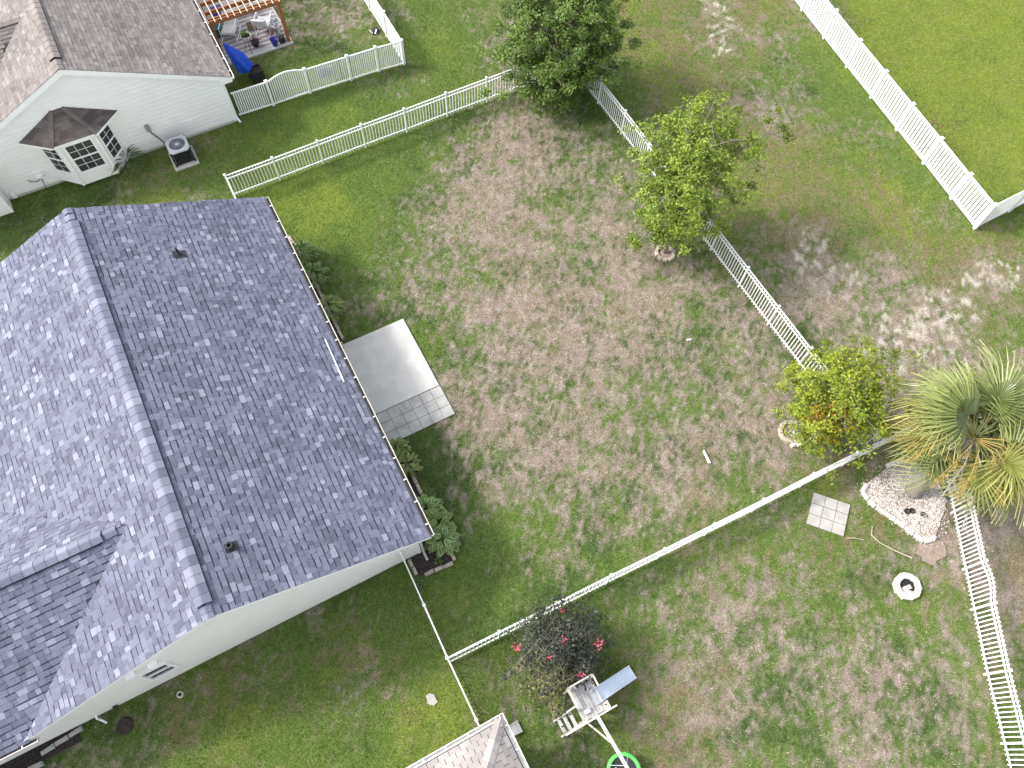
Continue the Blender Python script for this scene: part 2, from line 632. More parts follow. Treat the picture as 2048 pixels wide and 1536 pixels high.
C_DARK = np.array((0.062, 0.104, 0.030))  # dark weeds, and the shade painted into the grass beside the houses
C_LUSH = np.array((0.125, 0.190, 0.040))
C_YEL = np.array((0.205, 0.260, 0.044))
C_TAN = np.array((0.335, 0.265, 0.222))
C_PALE = np.array((0.440, 0.360, 0.315))
C_OLIVE = np.array((0.225, 0.190, 0.085))
C_SAND = np.array((0.410, 0.370, 0.320))


def lerp(a, b, t):
    return a + (b - a) * t[:, None]


def lawn(x, y, jit=0.0):
    """albedo of the lawn and how dry it is, from its condition and painted wall shade at (x, y)"""
    D, S, Yv = sample(G_DRY, x, y) * (0.85 + 0.17 * sstep(14.5, 17, x) + 0.14 * sstep(2.5, 0.5, y)), sample(G_SAND, x, y), sample(G_YEL, x, y)
    big = fbm(x, y, 0.55, 0, 4) - 0.5
    mid = fbm(x, y, 3.2, 2, 4) - 0.5
    fine = fbm(x, y, 13.0, 4, 3) - 0.5
    edge = np.minimum(1, 0.35 + 2.6 * D) * np.minimum(1, 0.55 + 2.2 * (1 - D))
    d = D + (big * 0.65 + mid * 1.15 + fine * 1.7) * edge + jit
    dry = sstep(0.16, 0.95, d)
    yl = np.clip(Yv * 0.95 + (fbm(x, y, 0.9, 3, 4) - 0.5) * 0.9 + fine * 0.5, 0, 1)
    g = lerp(np.broadcast_to(C_DARK, (len(x), 3)), np.broadcast_to(C_LUSH, (len(x), 3)), sstep(-0.12, 0.34, yl))
    g = lerp(g, np.broadcast_to(C_YEL, (len(x), 3)), sstep(0.42, 1.0, yl))
    t = lerp(np.broadcast_to(C_TAN, (len(x), 3)), np.broadcast_to(C_PALE, (len(x), 3)), sstep(0.4, 0.75, fbm(x, y, 5.0, 5, 3)))
    t = lerp(t, np.broadcast_to(C_OLIVE, (len(x), 3)), np.clip(sstep(0.22, 0.70, Yv + (fbm(x, y, 1.3, 6, 3) - 0.5) * 0.8) * 0.85, 0, 1))
    col = lerp(g, t, dry)
    sm = sstep(0.40, 0.68, S * 0.66 + (fbm(x, y, 4.6, 1, 4) - 0.5) * 1.25 * np.minimum(1, S * 2))
    col = lerp(col, np.broadcast_to(C_SAND, (len(x), 3)), sm)
    return col, dry, sm


def color_attr(me, rgb, domain='POINT'):
    a = me.color_attributes.new('Col', 'FLOAT_COLOR', domain)
    buf = np.ones((len(rgb), 4), np.float32)
    buf[:, :3] = rgb
    a.data.foreach_set('color', buf.ravel())


def fast_mesh(name, verts, tris, mat):
    me = bpy.data.meshes.new(name)
    n, t, k = len(verts), len(tris), tris.shape[1]
    me.vertices.add(n)
    me.vertices.foreach_set('co', np.asarray(verts, np.float32).ravel())
    me.loops.add(t * k)
    me.loops.foreach_set('vertex_index', np.asarray(tris, np.int32).ravel())
    me.polygons.add(t)
    me.polygons.foreach_set('loop_start', np.arange(0, t * k, k, dtype=np.int32))
    me.materials.append(mat)
    me.update(calc_edges=True)
    return me


# ------------------------------------------------------------------ ground: one sheet, fine where the camera looks, coarse out to the horizon
xs = np.concatenate([[-900, -300, -120, -60, -30, -18], np.arange(-13.5, 38.01, 0.14), [44, 60, 100, 200, 450, 900]])
ys = np.concatenate([[-900, -300, -120, -60, -30, -14], np.arange(-8.6, 38.51, 0.14), [44, 60, 100, 200, 450, 900]])
gx, gy = np.meshgrid(xs, ys)
px, py = gx.ravel(), gy.ravel()
gcol, gdry, gsand = lawn(px, py)
gz = (fbm(px, py, 0.8, 1, 3) - 0.5) * 0.03
nx, ny = len(xs), len(ys)
idx = np.arange(nx * ny).reshape(ny, nx)
quads = np.stack([idx[:-1, :-1], idx[:-1, 1:], idx[1:, 1:], idx[1:, :-1]], -1).reshape(-1, 4)
gme = fast_mesh('ground', np.stack([px, py, gz - 0.02], -1), quads, M['turf'])
color_attr(gme, gcol * (0.72 - 0.10 * gdry + 0.30 * gsand)[:, None])
ground = place('ground', gme, None, (0, 0, 0))
tag(ground, 'lawns with green and dried out patches under the yards', None, None, 'structure')

# rectangles (x0, x1, y0, y1) where no grass grows
BARE = [(-16, 0.66, 6.0, 19.05), (0.6, 3.63, 9.72, 13.95), (0.6, 1.4, 14.05, 19.15), (0.2, 1.42, 5.28, 9.8), (-9, 1.46, 25.55, 40), (-15, -7.48, 24.88, 30),
        (-5.3, -3.0, 24.92, 25.6), (-1.55, -0.58, 24.1, 25.1), (1.45, 5.15, 28.75, 33), (-12, 0.42, -9, 0.5), (-1.02, -0.78, 1.9, 2.24), (-13, -9.7, 5.5, 6.05)]
# round or rotated spots: (x, y, r)
SPOTS = [(13.53, 12.06, 0.36), (13.3, 3.93, 0.40), (13.38, -1.83, 0.42), (12.66, 1.1, 0.58), (14.75, -1.45, 0.33), (14.95, -1.15, 0.28), (-8.72, 5.47, 0.22)]
BED = [(14.13, 1.21), (14.41, 1.34), (15.69, 1.52), (16.27, 1.31), (16.64, 0.5), (16.4, -0.3), (15.25, -1.06), (14.83, -0.97), (14.47, -0.02), (14.2, 0.58)]


def in_poly(x, y, poly):
    r = np.zeros(len(x), bool)
    n = len(poly)
    for i in range(n):
        x0, y0 = poly[i]
        x1, y1 = poly[(i + 1) % n]
        c = ((y0 > y) != (y1 > y)) & (x < (x1 - x0) * (y - y0) / (y1 - y0 + 1e-12) + x0)
        r ^= c
    return r


def grown(x, y):
    k = np.ones(len(x), bool)
    for a, b, c, d in BARE:
        k &= ~((x > a) & (x < b) & (y > c) & (y < d))
    for a, b, r in SPOTS:
        k &= (x - a) ** 2 + (y - b) ** 2 > r * r
    k &= ~in_poly(x, y, BED)
    return k


def make_blades(n):
    # the ground the camera looks over, a little wider than the frame
    quad = [(-7.5, 39.5), (38.5, 17.0), (13.8, -8.4), (-13.2, 5.4)]
    x = RNG.uniform(-13.3, 38.5, int(n * 2.6))
    y = RNG.uniform(-8.5, 39.5, int(n * 2.6))
    k = in_poly(x, y, quad) & grown(x, y)
    x, y = x[k][:n], y[k][:n]
    n = len(x)
    col, dry, sm = lawn(x, y, (RNG.rand(n) - 0.5) * 0.70)
    keep = RNG.rand(n) > np.clip(dry * 0.25 + sm * 0.75, 0, 0.9)
    x, y, col, dry = x[keep], y[keep], col[keep], dry[keep]
    n = len(x)
    a = RNG.uniform(0, 2 * math.pi, n)
    clump = vnoise(x, y, 15.0, 2) * 0.6 + vnoise(x, y, 34.0, 5) * 0.4
    ln = RNG.uniform(0.04, 0.085, n) * (1 - 0.25 * dry) * (0.6 + 0.9 * clump)
    lean = np.clip(RNG.normal(0.75, 0.28, n) + dry * 0.35, 0.1, 1.45)
    w = RNG.uniform(0.006, 0.0115, n)
    dx, dy = np.cos(a), np.sin(a)
    hx, hz = ln * np.sin(lean), ln * np.cos(lean)
    z0 = (fbm(x, y, 0.8, 1, 3) - 0.5) * 0.03 - 0.024
    v = np.empty((n, 3, 3), np.float32)
    v[:, 0] = np.stack([x - dy * w, y + dx * w, z0], -1)
    v[:, 1] = np.stack([x + dy * w, y - dx * w, z0], -1)
    v[:, 2] = np.stack([x + dx * hx, y + dy * hx, z0 + 0.006 + hz], -1)
    me = fast_mesh('grass', v.reshape(-1, 3), np.arange(3 * n).reshape(n, 3), M['blade'])
    c = col * (RNG.uniform(0.70, 1.35, n) * (0.42 + 1.2 * clump))[:, None]
    color_attr(me, np.repeat(c, 3, axis=0))
    o = place('grass', me, None, (0, 0, 0))
    tag(o, 'short mown grass blades, green and straw coloured, all over the lawns', 'grass', None, 'stuff')


make_blades(820000)

# ------------------------------------------------------------------ roofs, walls and their pieces
CAM = Vector((0, 0, 23.5))


def in_frame(p, margin=30):
    d = Vector(p) - CAM
    z = d.dot(fwd)
    u = 1024 + 1522.13 * d.dot(right) / z
    v = 768 + 1522.13 * d.dot(down) / z
    return -margin < u < 2048 + margin and -margin < v < 1536 + margin


def shingle_faces(mb, o, u, v, n, w, e, h, tone, band=0.022):
    def P(a, b, c):
        return o + u * a + v * b + n * c
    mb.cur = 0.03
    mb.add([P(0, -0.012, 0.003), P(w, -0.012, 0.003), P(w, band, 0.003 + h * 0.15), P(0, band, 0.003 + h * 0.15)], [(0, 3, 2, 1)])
    mb.cur = tone
    mb.add([P(0, band, 0.003 + h * 0.15), P(w, band, 0.003 + h * 0.15), P(w, e, h), P(0, e, h)], [(0, 3, 2, 1)])
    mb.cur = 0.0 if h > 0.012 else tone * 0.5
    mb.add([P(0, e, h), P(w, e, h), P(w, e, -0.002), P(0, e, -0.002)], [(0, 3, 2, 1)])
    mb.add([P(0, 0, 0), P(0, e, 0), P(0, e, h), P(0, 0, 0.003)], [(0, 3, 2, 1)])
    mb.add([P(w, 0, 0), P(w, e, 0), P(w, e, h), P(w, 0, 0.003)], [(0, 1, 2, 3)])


def shingles(parent, mat, O, u, v, Lu, Lv, e, widths, limit, keep=None, tones='slate', three_tab=False, seed=1, band=0.022):
    """courses of shingles on one roof plane; the largest in view are objects, the rest one part"""
    rnd = random.Random(seed)
    O, u, v = Vector(O), Vector(u).normalized(), Vector(v).normalized()
    n = u.cross(v).normalized()
    if n.z < 0:
        n = -n
    flip = u.cross(v).z > 0
    segs = []
    rows = int(Lv / e + 0.5)
    for r in range(rows):
        a = -rnd.uniform(0, widths[0]) if not three_tab else -(0.0 if r % 2 else widths[0] / 2)
        k = rnd.randint(0, 1)
        while a < Lu - 0.02:
            w = rnd.choice(widths)
            a0, a1 = max(a, 0), min(a + w, Lu)
            cut = a < 0 or a + w > Lu
            a += w
            if a1 - a0 < 0.02:
                continue
            k += 1
            o = O + u * a0 + v * (r * e)
            mid = o + u * (a1 - a0) / 2 + v * e / 2
            if keep and not keep(mid):
                continue
            if three_tab:
                h = 0.009
                t = min(1, max(0.15, rnd.gauss(0.58, 0.12)))
            elif tones == 'slate':
                h = 0.018 if k % 2 else 0.007
                q = rnd.random()
                t = rnd.choice((0.88, 1.0)) if q < 0.09 else (rnd.choice((0.26, 0.34)) if q < 0.36 else rnd.choice((0.44, 0.52, 0.6)))
            else:
                h = 0.015 if k % 2 else 0.008
                t = rnd.choice((0.35, 0.5, 0.58, 0.66, 0.75, 0.9))
            segs.append((o, a1 - a0, h, round(t, 2), cut, mid, band * (rnd.choice((0.15, 0.15, 1.3, 1.7)) if not three_tab else 1)))
    full = sorted([s for s in segs if not s[4] and in_frame(s[5])], key=lambda s: (s[5] - CAM).length)
    single = set(id(s) for s in full[:limit])
    cache = {}
    rest = MB()
    for s in segs:
        o, w, h, t, cut, mid, bd = s
        ww = w - (0.016 if three_tab else 0.0)
        if id(s) in single:
            key = (round(w, 3), h, t, bd)
            if key not in cache:
                mb = MB()
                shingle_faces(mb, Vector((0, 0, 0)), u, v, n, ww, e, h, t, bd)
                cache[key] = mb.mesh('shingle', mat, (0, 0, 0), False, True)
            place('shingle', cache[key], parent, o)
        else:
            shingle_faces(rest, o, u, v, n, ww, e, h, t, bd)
    if rest.v:
        ro = rest.build('shingles', mat, parent, False, True)
        ro['kind'] = 'stuff'
    return n


def ridge_caps(parent, mat, p0, p1, side, slope_l, slope_r, width, lift, step, tones, vent=True):
    """overlapping cap shingles over a ridge from p0 to p1; side is the horizontal unit vector across"""
    p0, p1, side = Vector(p0), Vector(p1), Vector(side)
    d = (p1 - p0)
    L = d.length
    d.normalize()
    k = int(L / step)
    cache = {}
    rnd = random.Random(3)
    up = Vector((0, 0, 1))
    if vent:
        mb = MB()
        for sl, sg in ((slope_l, -1), (slope_r, 1)):
            a = side * sg * (width + 0.014)
            q0, q1 = p0 + d * 0.02 + up * 0.012, p1 - d * 0.02 + up * 0.012
            b = up * (-sl * (width + 0.014) - 0.004)
            t = up * (lift - 0.020)
            mb.add([q0 + a + b, q1 + a + b, q1 + a + b + t, q0 + a + b + t, q0, q1, q1 + t, q0 + t],
                   [(0, 1, 2, 3), (3, 2, 6, 7), (0, 3, 7, 4), (1, 5, 6, 2)])
        mb.build('ridge_vent', M['black'], parent)
    for i in range(k):
        t = rnd.choice(tones)
        if t not in cache:
            mb = MB()
            pr = []
            for j, (fr, sg) in enumerate(((1, -1), (0.55, -1), (0.12, -1), (0.12, 1), (0.55, 1), (1, 1))):
                sl = slope_l if sg < 0 else slope_r
                pr.append(side * (sg * width * fr) + up * (lift - sl * width * fr - (0.0 if fr > 0.2 else 0.002)))
            ln = step + 0.03
            mb.cur = t
            vs = [q + up * 0.002 for q in pr] + [q + d * ln + up * 0.012 for q in pr]
            mb.add(vs, [(j, j + 1, 7 + j, 6 + j) for j in range(5)])
            mb.cur = 0.05
            vs = [pr[0] + d * ln + up * 0.012] + [q + d * ln + up * 0.012 for q in pr[1:]] + [q + d * ln - up * 0.004 for q in pr]
            mb.add(vs, [(j, j + 1, 7 + j, 6 + j) for j in range(5)])
            for e in (0, 5):
                mb.add([pr[e] + up * 0.002, pr[e] + d * ln + up * 0.012, pr[e] + d * ln - up * 0.006, pr[e] - up * 0.012], [(0, 1, 2, 3)])
            cache[t] = mb.mesh('ridge_cap', mat, (0, 0, 0), False, True)
        place('ridge_cap', cache[t], parent, p0 + d * (i * L / k))


def siding(parent, mat, y, height, x0, x1, e, z0=0.12):
    """lap boards on a wall facing -y; height(x) is the wall's top edge"""
    xs_ = np.linspace(x0, x1, 241)
    hs = np.array([height(x) for x in xs_])
    z = z0
    while z < hs.max() - 0.03:
        ok = xs_[hs > z + 0.01]
        if len(ok) < 2:
            break
        ok2 = xs_[hs > z + e]
        a0, a1 = ok[0], ok[-1]
        b0, b1 = (ok2[0], ok2[-1]) if len(ok2) > 1 else ((a0 + a1) / 2, (a0 + a1) / 2)
        mb = MB()
        f, g = y - 0.030, y - 0.006
        zt = min(z + e + 0.004, hs.max())
        zm = z + (zt - z) * 0.70
        c0, c1 = a0 + (b0 - a0) * 0.70, a1 + (b1 - a1) * 0.70
        mb.add([(a0, f, z), (a1, f, z), (c1, f + 0.003, zm), (c0, f + 0.003, zm), (b1, g, zt), (b0, g, zt), (a0, y, z), (a1, y, z)],
               [(0, 1, 2, 3), (3, 2, 4, 5), (6, 7, 1, 0), (6, 0, 3, 5), (1, 7, 4, 2)])
        mb.build('siding_board', mat, parent)
        z += e


def gutter(parent, p0, p1, out, w=0.11, h=0.10, hangers=0.75, mat='gutter', inside='gutter_in'):
    """open trough from p0 to p1 (back top edge); out is the horizontal unit vector away from the roof"""
    p0, p1, out = Vector(p0), Vector(p1), Vector(out)
    up = Vector((0, 0, 1))
    d = (p1 - p0).normalized()
    mb = MB()
    t = 0.012
    mb.bar(p0 + out * (w - t / 2) - up * h / 2, p1 + out * (w - t / 2) - up * h / 2, t, h)
    mb.bar(p0 + out * (w + 0.004) - up * 0.006, p1 + out * (w + 0.004) - up * 0.006, 0.012, 0.014)
    mb.bar(p0 + out * t / 2 - up * h / 2, p1 + out * t / 2 - up * h / 2, t, h - 0.01)
    for q, s in ((p0, 1), (p1, -1)):
        mb.bar(q + out * t + d * s * t / 2 - up * h / 2, q + out * (w - t) + d * s * t / 2 - up * h / 2, t, h)
    mb.build('gutter', M[mat], parent)
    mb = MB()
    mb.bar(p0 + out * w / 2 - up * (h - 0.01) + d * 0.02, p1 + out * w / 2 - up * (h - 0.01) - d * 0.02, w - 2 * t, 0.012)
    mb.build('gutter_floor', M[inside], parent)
    n = int((p1 - p0).length / hangers)
    for i in range(n):
        q = p0 + d * (hangers * (i + 0.5))
        mb = MB()
        mb.bar(q + out * 0.0 - up * 0.004, q + out * (w - t) - up * 0.004, 0.03, 0.008)
        mb.build('gutter_hanger', M['trim'], parent)


def window(parent, p0, p1, z0, z1, cols, rows, normal, deep=0.035, sashes=2, name='window'):
    """double-hung window on a wall line p0-p1 (2d), facing normal (2d); frame > pane, muntin"""
    a, b, nn = Vector((p0[0], p0[1], 0)), Vector((p1[0], p1[1], 0)), Vector((normal[0], normal[1], 0)).normalized()
    d = (b - a).normalized()
    L = (b - a).length
    up = Vector((0, 0, 1))
    fw = 0.075

    def Q(s, z, o):
        return a + d * s + up * z + nn * o
    mb = MB()
    mb.bar(Q(0, z0 + fw / 2, deep / 2), Q(L, z0 + fw / 2, deep / 2), deep, fw)
    mb.bar(Q(0, z1 - fw / 2, deep / 2), Q(L, z1 - fw / 2, deep / 2), deep, fw)
    mb.bar(Q(fw / 2, z0 + fw, deep / 2), Q(fw / 2, z1 - fw, deep / 2), fw, deep, nn)
    mb.bar(Q(L - fw / 2, z0 + fw, deep / 2), Q(L - fw / 2, z1 - fw, deep / 2), fw, deep, nn)
    for k in range(1, sashes):
        zz = z0 + (z1 - z0) * k / sashes
        mb.bar(Q(fw, zz, deep / 2), Q(L - fw, zz, deep / 2), deep * 0.9, 0.05)
    fr = mb.build(name, M['trim'], parent)
    hgt = (z1 - z0) / sashes
    for s in range(sashes):
        b0 = z0 + hgt * s + (fw if s == 0 else 0.025)
        b1 = z0 + hgt * (s + 1) - (fw if s == sashes - 1 else 0.025)
        w = (L - 2 * fw)
        for i in range(cols):
            for j in range(rows):
                s0, s1 = fw + w * i / cols, fw + w * (i + 1) / cols
                q0, q1 = b0 + (b1 - b0) * j / rows, b0 + (b1 - b0) * (j + 1) / rows
                g = 0.008
                pm = MB()
                pm.bar(Q(s0 + g, (q0 + q1) / 2, 0.008), Q(s1 - g, (q0 + q1) / 2, 0.008), 0.008, q1 - q0 - 2 * g)
                place('pane', pm.mesh('pane', M['glass'], ORIGIN[fr]), fr, ORIGIN[fr])
        for i in range(1, cols):
            mm = MB().bar(Q(fw + w * i / cols, b0, 0.012), Q(fw + w * i / cols, b1, 0.012), 0.016, 0.012, nn)
            mm.build('muntin', M['trim'], fr)
        for j in range(1, rows):
            zz = b0 + (b1 - b0) * j / rows
            MB().bar(Q(fw, zz, 0.013), Q(L - fw, zz, 0.013), 0.012, 0.016).build('muntin', M['trim'], fr)
    return fr


# ================================================================== slate grey house in the foreground
RX, RZ, EX, EZ, LX = -4.6, 4.75, 1.0, 2.25, -10.2      # ridge x and z, right eave, eave z, left eave
GS = (RZ - EZ) / (EX - RX)
Y0, Y1 = 5.74, 19.3
CY, CZ, CS = 9.1, 4.2, 0.575                          # cross gable ridge and slope
gh = thing('grey_roofed_house', 'house with slate grey shingle roof and pale cream siding, filling the left of the view', 'house', (-4.6, 12.5, 0))


def main_z(x):
    return RZ - GS * abs(x - RX)


def cross_z(y):
    return CZ - CS * abs(y - CY)


wall = MB()
prof = [(0.62, 0), (0.62, main_z(0.62) - 0.16), (RX, RZ - 0.16), (-10.0, main_z(-10.0) - 0.16), (-10.0, 0)]
for yy in (6.06, 18.98):
    wall.add([(x, yy, z) for x, z in prof], [tuple(range(5)) if yy < 10 else tuple(reversed(range(5)))])
wall.add([(0.62, 6.06, 0), (0.62, 18.98, 0), (0.62, 18.98, main_z(0.62) - 0.16), (0.62, 6.06, main_z(0.62) - 0.16)], [(0, 1, 2, 3)])
wall.box(-15.0, -10.0, 6.06, 12.1, 0, 2.2)
wall.box(-15.0, -10.0, 12.1, 18.98, 0, 2.2)
wall.build('wall', M['siding_cream'], gh)
siding(gh, M['siding_cream'], 6.06, lambda x: (main_z(x) - 0.16 if x > -9.9 else 2.08), -14.0, 0.60, 0.17, 0.10)
MB().box(0.53, 0.645, 6.02, 6.12, 0.05, main_z(0.62) - 0.2).build('corner_trim', M['trim'], gh)
MB().box(-14.0, 0.62, 6.052, 6.10, -0.05, 0.095).build('foundation', M['concrete'], gh)
# roof decks
rt = Vector((GS, 0, 1))
lf = Vector((-GS, 0, 1))
deck_r = MB().slab([(RX, Y0, RZ), (EX, Y0, EZ), (EX, Y1, EZ), (RX, Y1, RZ)], rt, 0.10).build('roof_slope', M['deck'], gh)
deck_l = MB().slab([(RX, Y1, RZ), (LX, Y1, EZ), (LX, Y0, EZ), (RX, Y0, RZ)], lf, 0.10).build('roof_slope', M['deck'], gh)
cxe = RX - (RZ - CZ) / GS
deck_c = MB()
ye0, ye1 = CY - (CZ - EZ) / CS, CY + (CZ - EZ) / CS
deck_c.slab([(cxe, CY, CZ), (-14.5, CY, CZ), (-14.5, ye0, EZ), (LX + 0.02, ye0, EZ)], (0, -CS, 1), 0.08)
deck_c.slab([(LX + 0.02, ye1, EZ), (-14.5, ye1, EZ), (-14.5, CY, CZ), (cxe, CY, CZ)], (0, CS, 1), 0.08)
deck_c = deck_c.build('cross_gable_roof', M['deck'], gh)
W5 = (0.12, 0.16, 0.20, 0.25)
E_G = 0.165
ls = math.hypot(EX - RX, RZ - EZ)
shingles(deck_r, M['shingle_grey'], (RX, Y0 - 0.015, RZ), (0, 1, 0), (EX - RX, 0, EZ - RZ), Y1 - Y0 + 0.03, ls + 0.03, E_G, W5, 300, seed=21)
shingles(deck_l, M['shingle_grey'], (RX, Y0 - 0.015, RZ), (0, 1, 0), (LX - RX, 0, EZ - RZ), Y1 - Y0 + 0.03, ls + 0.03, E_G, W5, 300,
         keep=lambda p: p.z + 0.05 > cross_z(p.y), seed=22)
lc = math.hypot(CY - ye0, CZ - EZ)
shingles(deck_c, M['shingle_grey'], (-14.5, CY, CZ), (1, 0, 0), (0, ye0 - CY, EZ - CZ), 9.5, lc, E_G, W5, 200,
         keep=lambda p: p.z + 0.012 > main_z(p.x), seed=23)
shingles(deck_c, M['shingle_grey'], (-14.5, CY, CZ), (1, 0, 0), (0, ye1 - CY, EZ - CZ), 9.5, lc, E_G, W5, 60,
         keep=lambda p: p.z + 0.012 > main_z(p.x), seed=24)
CAPT = (0.42, 0.5, 0.55, 0.6, 0.66, 0.8, 0.9)
ridge_caps(deck_r, M['shingle_grey'], (RX, 18.75, RZ + 0.012), (RX, 6.1, RZ + 0.012), (1, 0, 0), GS, GS, 0.205, 0.062, 0.25, CAPT)
ridge_caps(deck_r, M['shingle_grey'], (RX, 6.02, RZ + 0.008), (RX, Y0 - 0.02, RZ + 0.008), (1, 0, 0), GS, GS, 0.14, 0.02, 0.14, CAPT, False)
ridge_caps(deck_r, M['shingle_grey'], (RX, Y1 + 0.02, RZ + 0.008), (RX, 18.78, RZ + 0.008), (1, 0, 0), GS, GS, 0.14, 0.02, 0.2, CAPT, False)
ridge_caps(deck_c, M['shingle_grey'], (-13.5, CY, CZ + 0.012), (-6.5, CY, CZ + 0.012), (0, 1, 0), CS, CS, 0.16, 0.055, 0.27, CAPT)
ridge_caps(deck_c, M['shingle_grey'], (-6.45, CY, CZ + 0.006), (-5.85, CY, CZ + 0.006), (0, 1, 0), CS, CS, 0.13, 0.02, 0.3, CAPT, False)
# rake boards at both gable ends, drip edge, fascia
for yy, sgn in ((Y0, -1), (Y1, 1)):
    for xe in (EX, LX):
        s = 1 if xe > RX else -1
        mb = MB()
        y_a, y_b = yy - 0.012, yy + 0.012
        vs = []
        for y in (y_a, y_b):
            vs += [(RX, y, RZ - 0.005), (xe, y, EZ - 0.005), (xe, y, EZ - 0.15), (RX, y, RZ - 0.16)]
        mb.add(vs, [(0, 1, 2, 3), (7, 6, 5, 4), (0, 4, 5, 1), (1, 5, 6, 2), (2, 6, 7, 3), (3, 7, 4, 0)])
        mb.build('rake_board', M['trim'], gh)
MB().box(EX - 0.03, EX - 0.005, Y0 + 0.02, Y1 - 0.02, EZ - 0.15, EZ - 0.02).build('fascia', M['trim'], gh)
MB().box(0.63, EX - 0.035, Y0 + 0.02, Y1 - 0.02, EZ - 0.14, EZ - 0.12).build('soffit', M['trim'], gh)
mb = MB()
for yy in (5.755, 18.98):
    for s, xe in ((1, 0.6), (-1, -9.8)):
        mb.add([(RX, yy, RZ - 0.165), (xe, yy, main_z(xe) - 0.165), (xe, yy + 0.3, main_z(xe) - 0.165), (RX, yy + 0.3, RZ - 0.165)], [(0, 1, 2, 3)])
mb.build('gable_soffit', M['trim'], gh)
gutter(gh, (EX, Y0 + 0.01, EZ - 0.015), (EX, Y1 - 0.01, EZ - 0.015), (1, 0, 0))
gutter(gh, (-14.4, ye0, EZ - 0.03), (LX + 0.3, ye0, EZ - 0.03), (0, -1, 0))
mb = MB()                                                # downspout at the near right corner
mb.bar((EX + 0.03, 5.80, EZ - 0.12), (0.70, 5.98, EZ - 0.34), 0.07, 0.05).bar((0.70, 5.98, EZ - 0.33), (0.70, 5.98, 0.12), 0.07, 0.05, (0, 1, 0)).bar((0.70, 5.98, 0.1), (0.70, 5.72, 0.04), 0.07, 0.05)
mb.build('downspout', M['gutter'], gh)
window(gh, (-7.42, 6.04), (-6.63, 6.04), 0.88, 1.93, 1, 1, (0, -1), 0.05)
for x in (-6.80, -7.38):
    mb = MB().box(x - 0.10, x + 0.10, 5.93, 6.04, 2.27, 2.43)
    mb.add([(x - 0.12, 5.90, 2.44), (x + 0.12, 5.90, 2.44), (x + 0.12, 6.04, 2.50), (x - 0.12, 6.04, 2.50)], [(0, 1, 2, 3)])
    mb.build('exhaust_hood', M['trim'], gh)
MB().box(-8.80, -8.68, 5.98, 6.04, 0.15, 0.28).box(-8.76, -8.72, 5.90, 5.98, 0.18, 0.22).build('hose_bib', M['dark_metal'], gh)
MB().tube([(-9.25, 6.03, 0.30), (-9.25, 5.92, 0.28), (-9.25, 5.90, 0.08), (-9.12, 5.74, 0.05)], 0.028).build('drain_pipe', M['trim'], gh)


def on_right(x):
    return main_z(x)


# plumbing vents on the right slope
vx, vy = -2.2, 17.05
mb = MB()
mb.cur = 0
mb.slab([(vx - 0.17, vy - 0.14, on_right(vx - 0.17) + 0.03), (vx + 0.2, vy - 0.14, on_right(vx + 0.2) + 0.03), (vx + 0.2, vy + 0.14, on_right(vx + 0.2) + 0.03), (vx - 0.17, vy + 0.14, on_right(vx - 0.17) + 0.03)], (GS, 0, 1), 0.012)
vent = mb.build('vent_flashing', M['dark_metal'], gh)
MB().lathe([(0.085, -0.02), (0.06, 0.09), (0.04, 0.10)], (vx, vy, on_right(vx)), 14).build('vent_boot', M['black'], vent, True)
MB().tube([(vx, vy, on_right(vx) + 0.05), (vx, vy, on_right(vx) + 0.36)], 0.035, 12).build('vent_pipe', M['black'], vent)
vx, vy = -3.66, 7.26
mb = MB().slab([(vx - 0.13, vy - 0.12, on_right(vx - 0.13) + 0.03), (vx + 0.17, vy - 0.12, on_right(vx + 0.17) + 0.03), (vx + 0.17, vy + 0.12, on_right(vx + 0.17) + 0.03), (vx - 0.13, vy + 0.12, on_right(vx - 0.13) + 0.03)], (GS, 0, 1), 0.012)
vent = mb.build('vent_flashing', M['dark_metal'], gh)
MB().lathe([(0.10, -0.02), (0.10, 0.16), (0.085, 0.19), (0.055, 0.19), (0.05, 0.05), (0.0, 0.05)], (vx, vy, on_right(vx)), 16).build('vent_pipe', M['black'], vent, True)
# loose strip of white flashing lying on the roof
st = MB().bar((0.735, 12.95, on_right(0.735) + 0.035), (0.69, 11.28, on_right(0.69) + 0.04), 0.035, 0.012).build('flashing_strip', M['trim'], None, loc=(0.71, 12.1, 2.38))
tag(st, 'thin white strip lying near the eave of the slate grey roof', 'flashing strip')

# ================================================================== taupe house at the top left
TX, TZ, TE, TEZ = -3.4, 4.65, 1.85, 2.2
TS = (TZ - TEZ) / (TE - TX)
TY0, TY1 = 25.44, 37.5
TL = TX - (TE - TX)
th = thing('taupe_roofed_house', 'white sided house with faded taupe roof and bay window at top left', 'house', (-3.4, 31, 0))


def tz(x):
    return TZ - TS * abs(x - TX)


wall = MB()
prof = [(1.44, 0), (1.44, tz(1.44) - 0.12), (TX, TZ - 0.12), (-8.24, tz(-8.24) - 0.12), (-8.24, 0)]
for yy in (25.59, 37.3):
    wall.add([(x, yy, z) for x, z in prof], [tuple(range(5))])
wall.add([(1.44, 25.59, 0), (1.44, 37.3, 0), (1.44, 37.3, tz(1.44) - 0.12), (1.44, 25.59, tz(1.44) - 0.12)], [(0, 1, 2, 3)])
wall.add([(-8.24, 25.59, 0), (-8.24, 37.3, 0), (-8.24, 37.3, tz(1.44) - 0.12), (-8.24, 25.59, tz(1.44) - 0.12)], [(0, 1, 2, 3)])
wall.box(-14, -7.55, 24.94, 25.585, 0, 2.25)
wall.build('wall', M['siding'], th)
siding(th, M['siding'], 25.59, lambda x: tz(x) - 0.13, -7.52, 1.40, 0.195, 0.12)
siding(th, M['siding'], 24.94, lambda x: 2.2, -13.9, -7.58, 0.195, 0.12)
MB().box(1.37, 1.46, 25.55, 25.65, 0.05, tz(1.44) - 0.14).build('corner_trim', M['trim'], th)
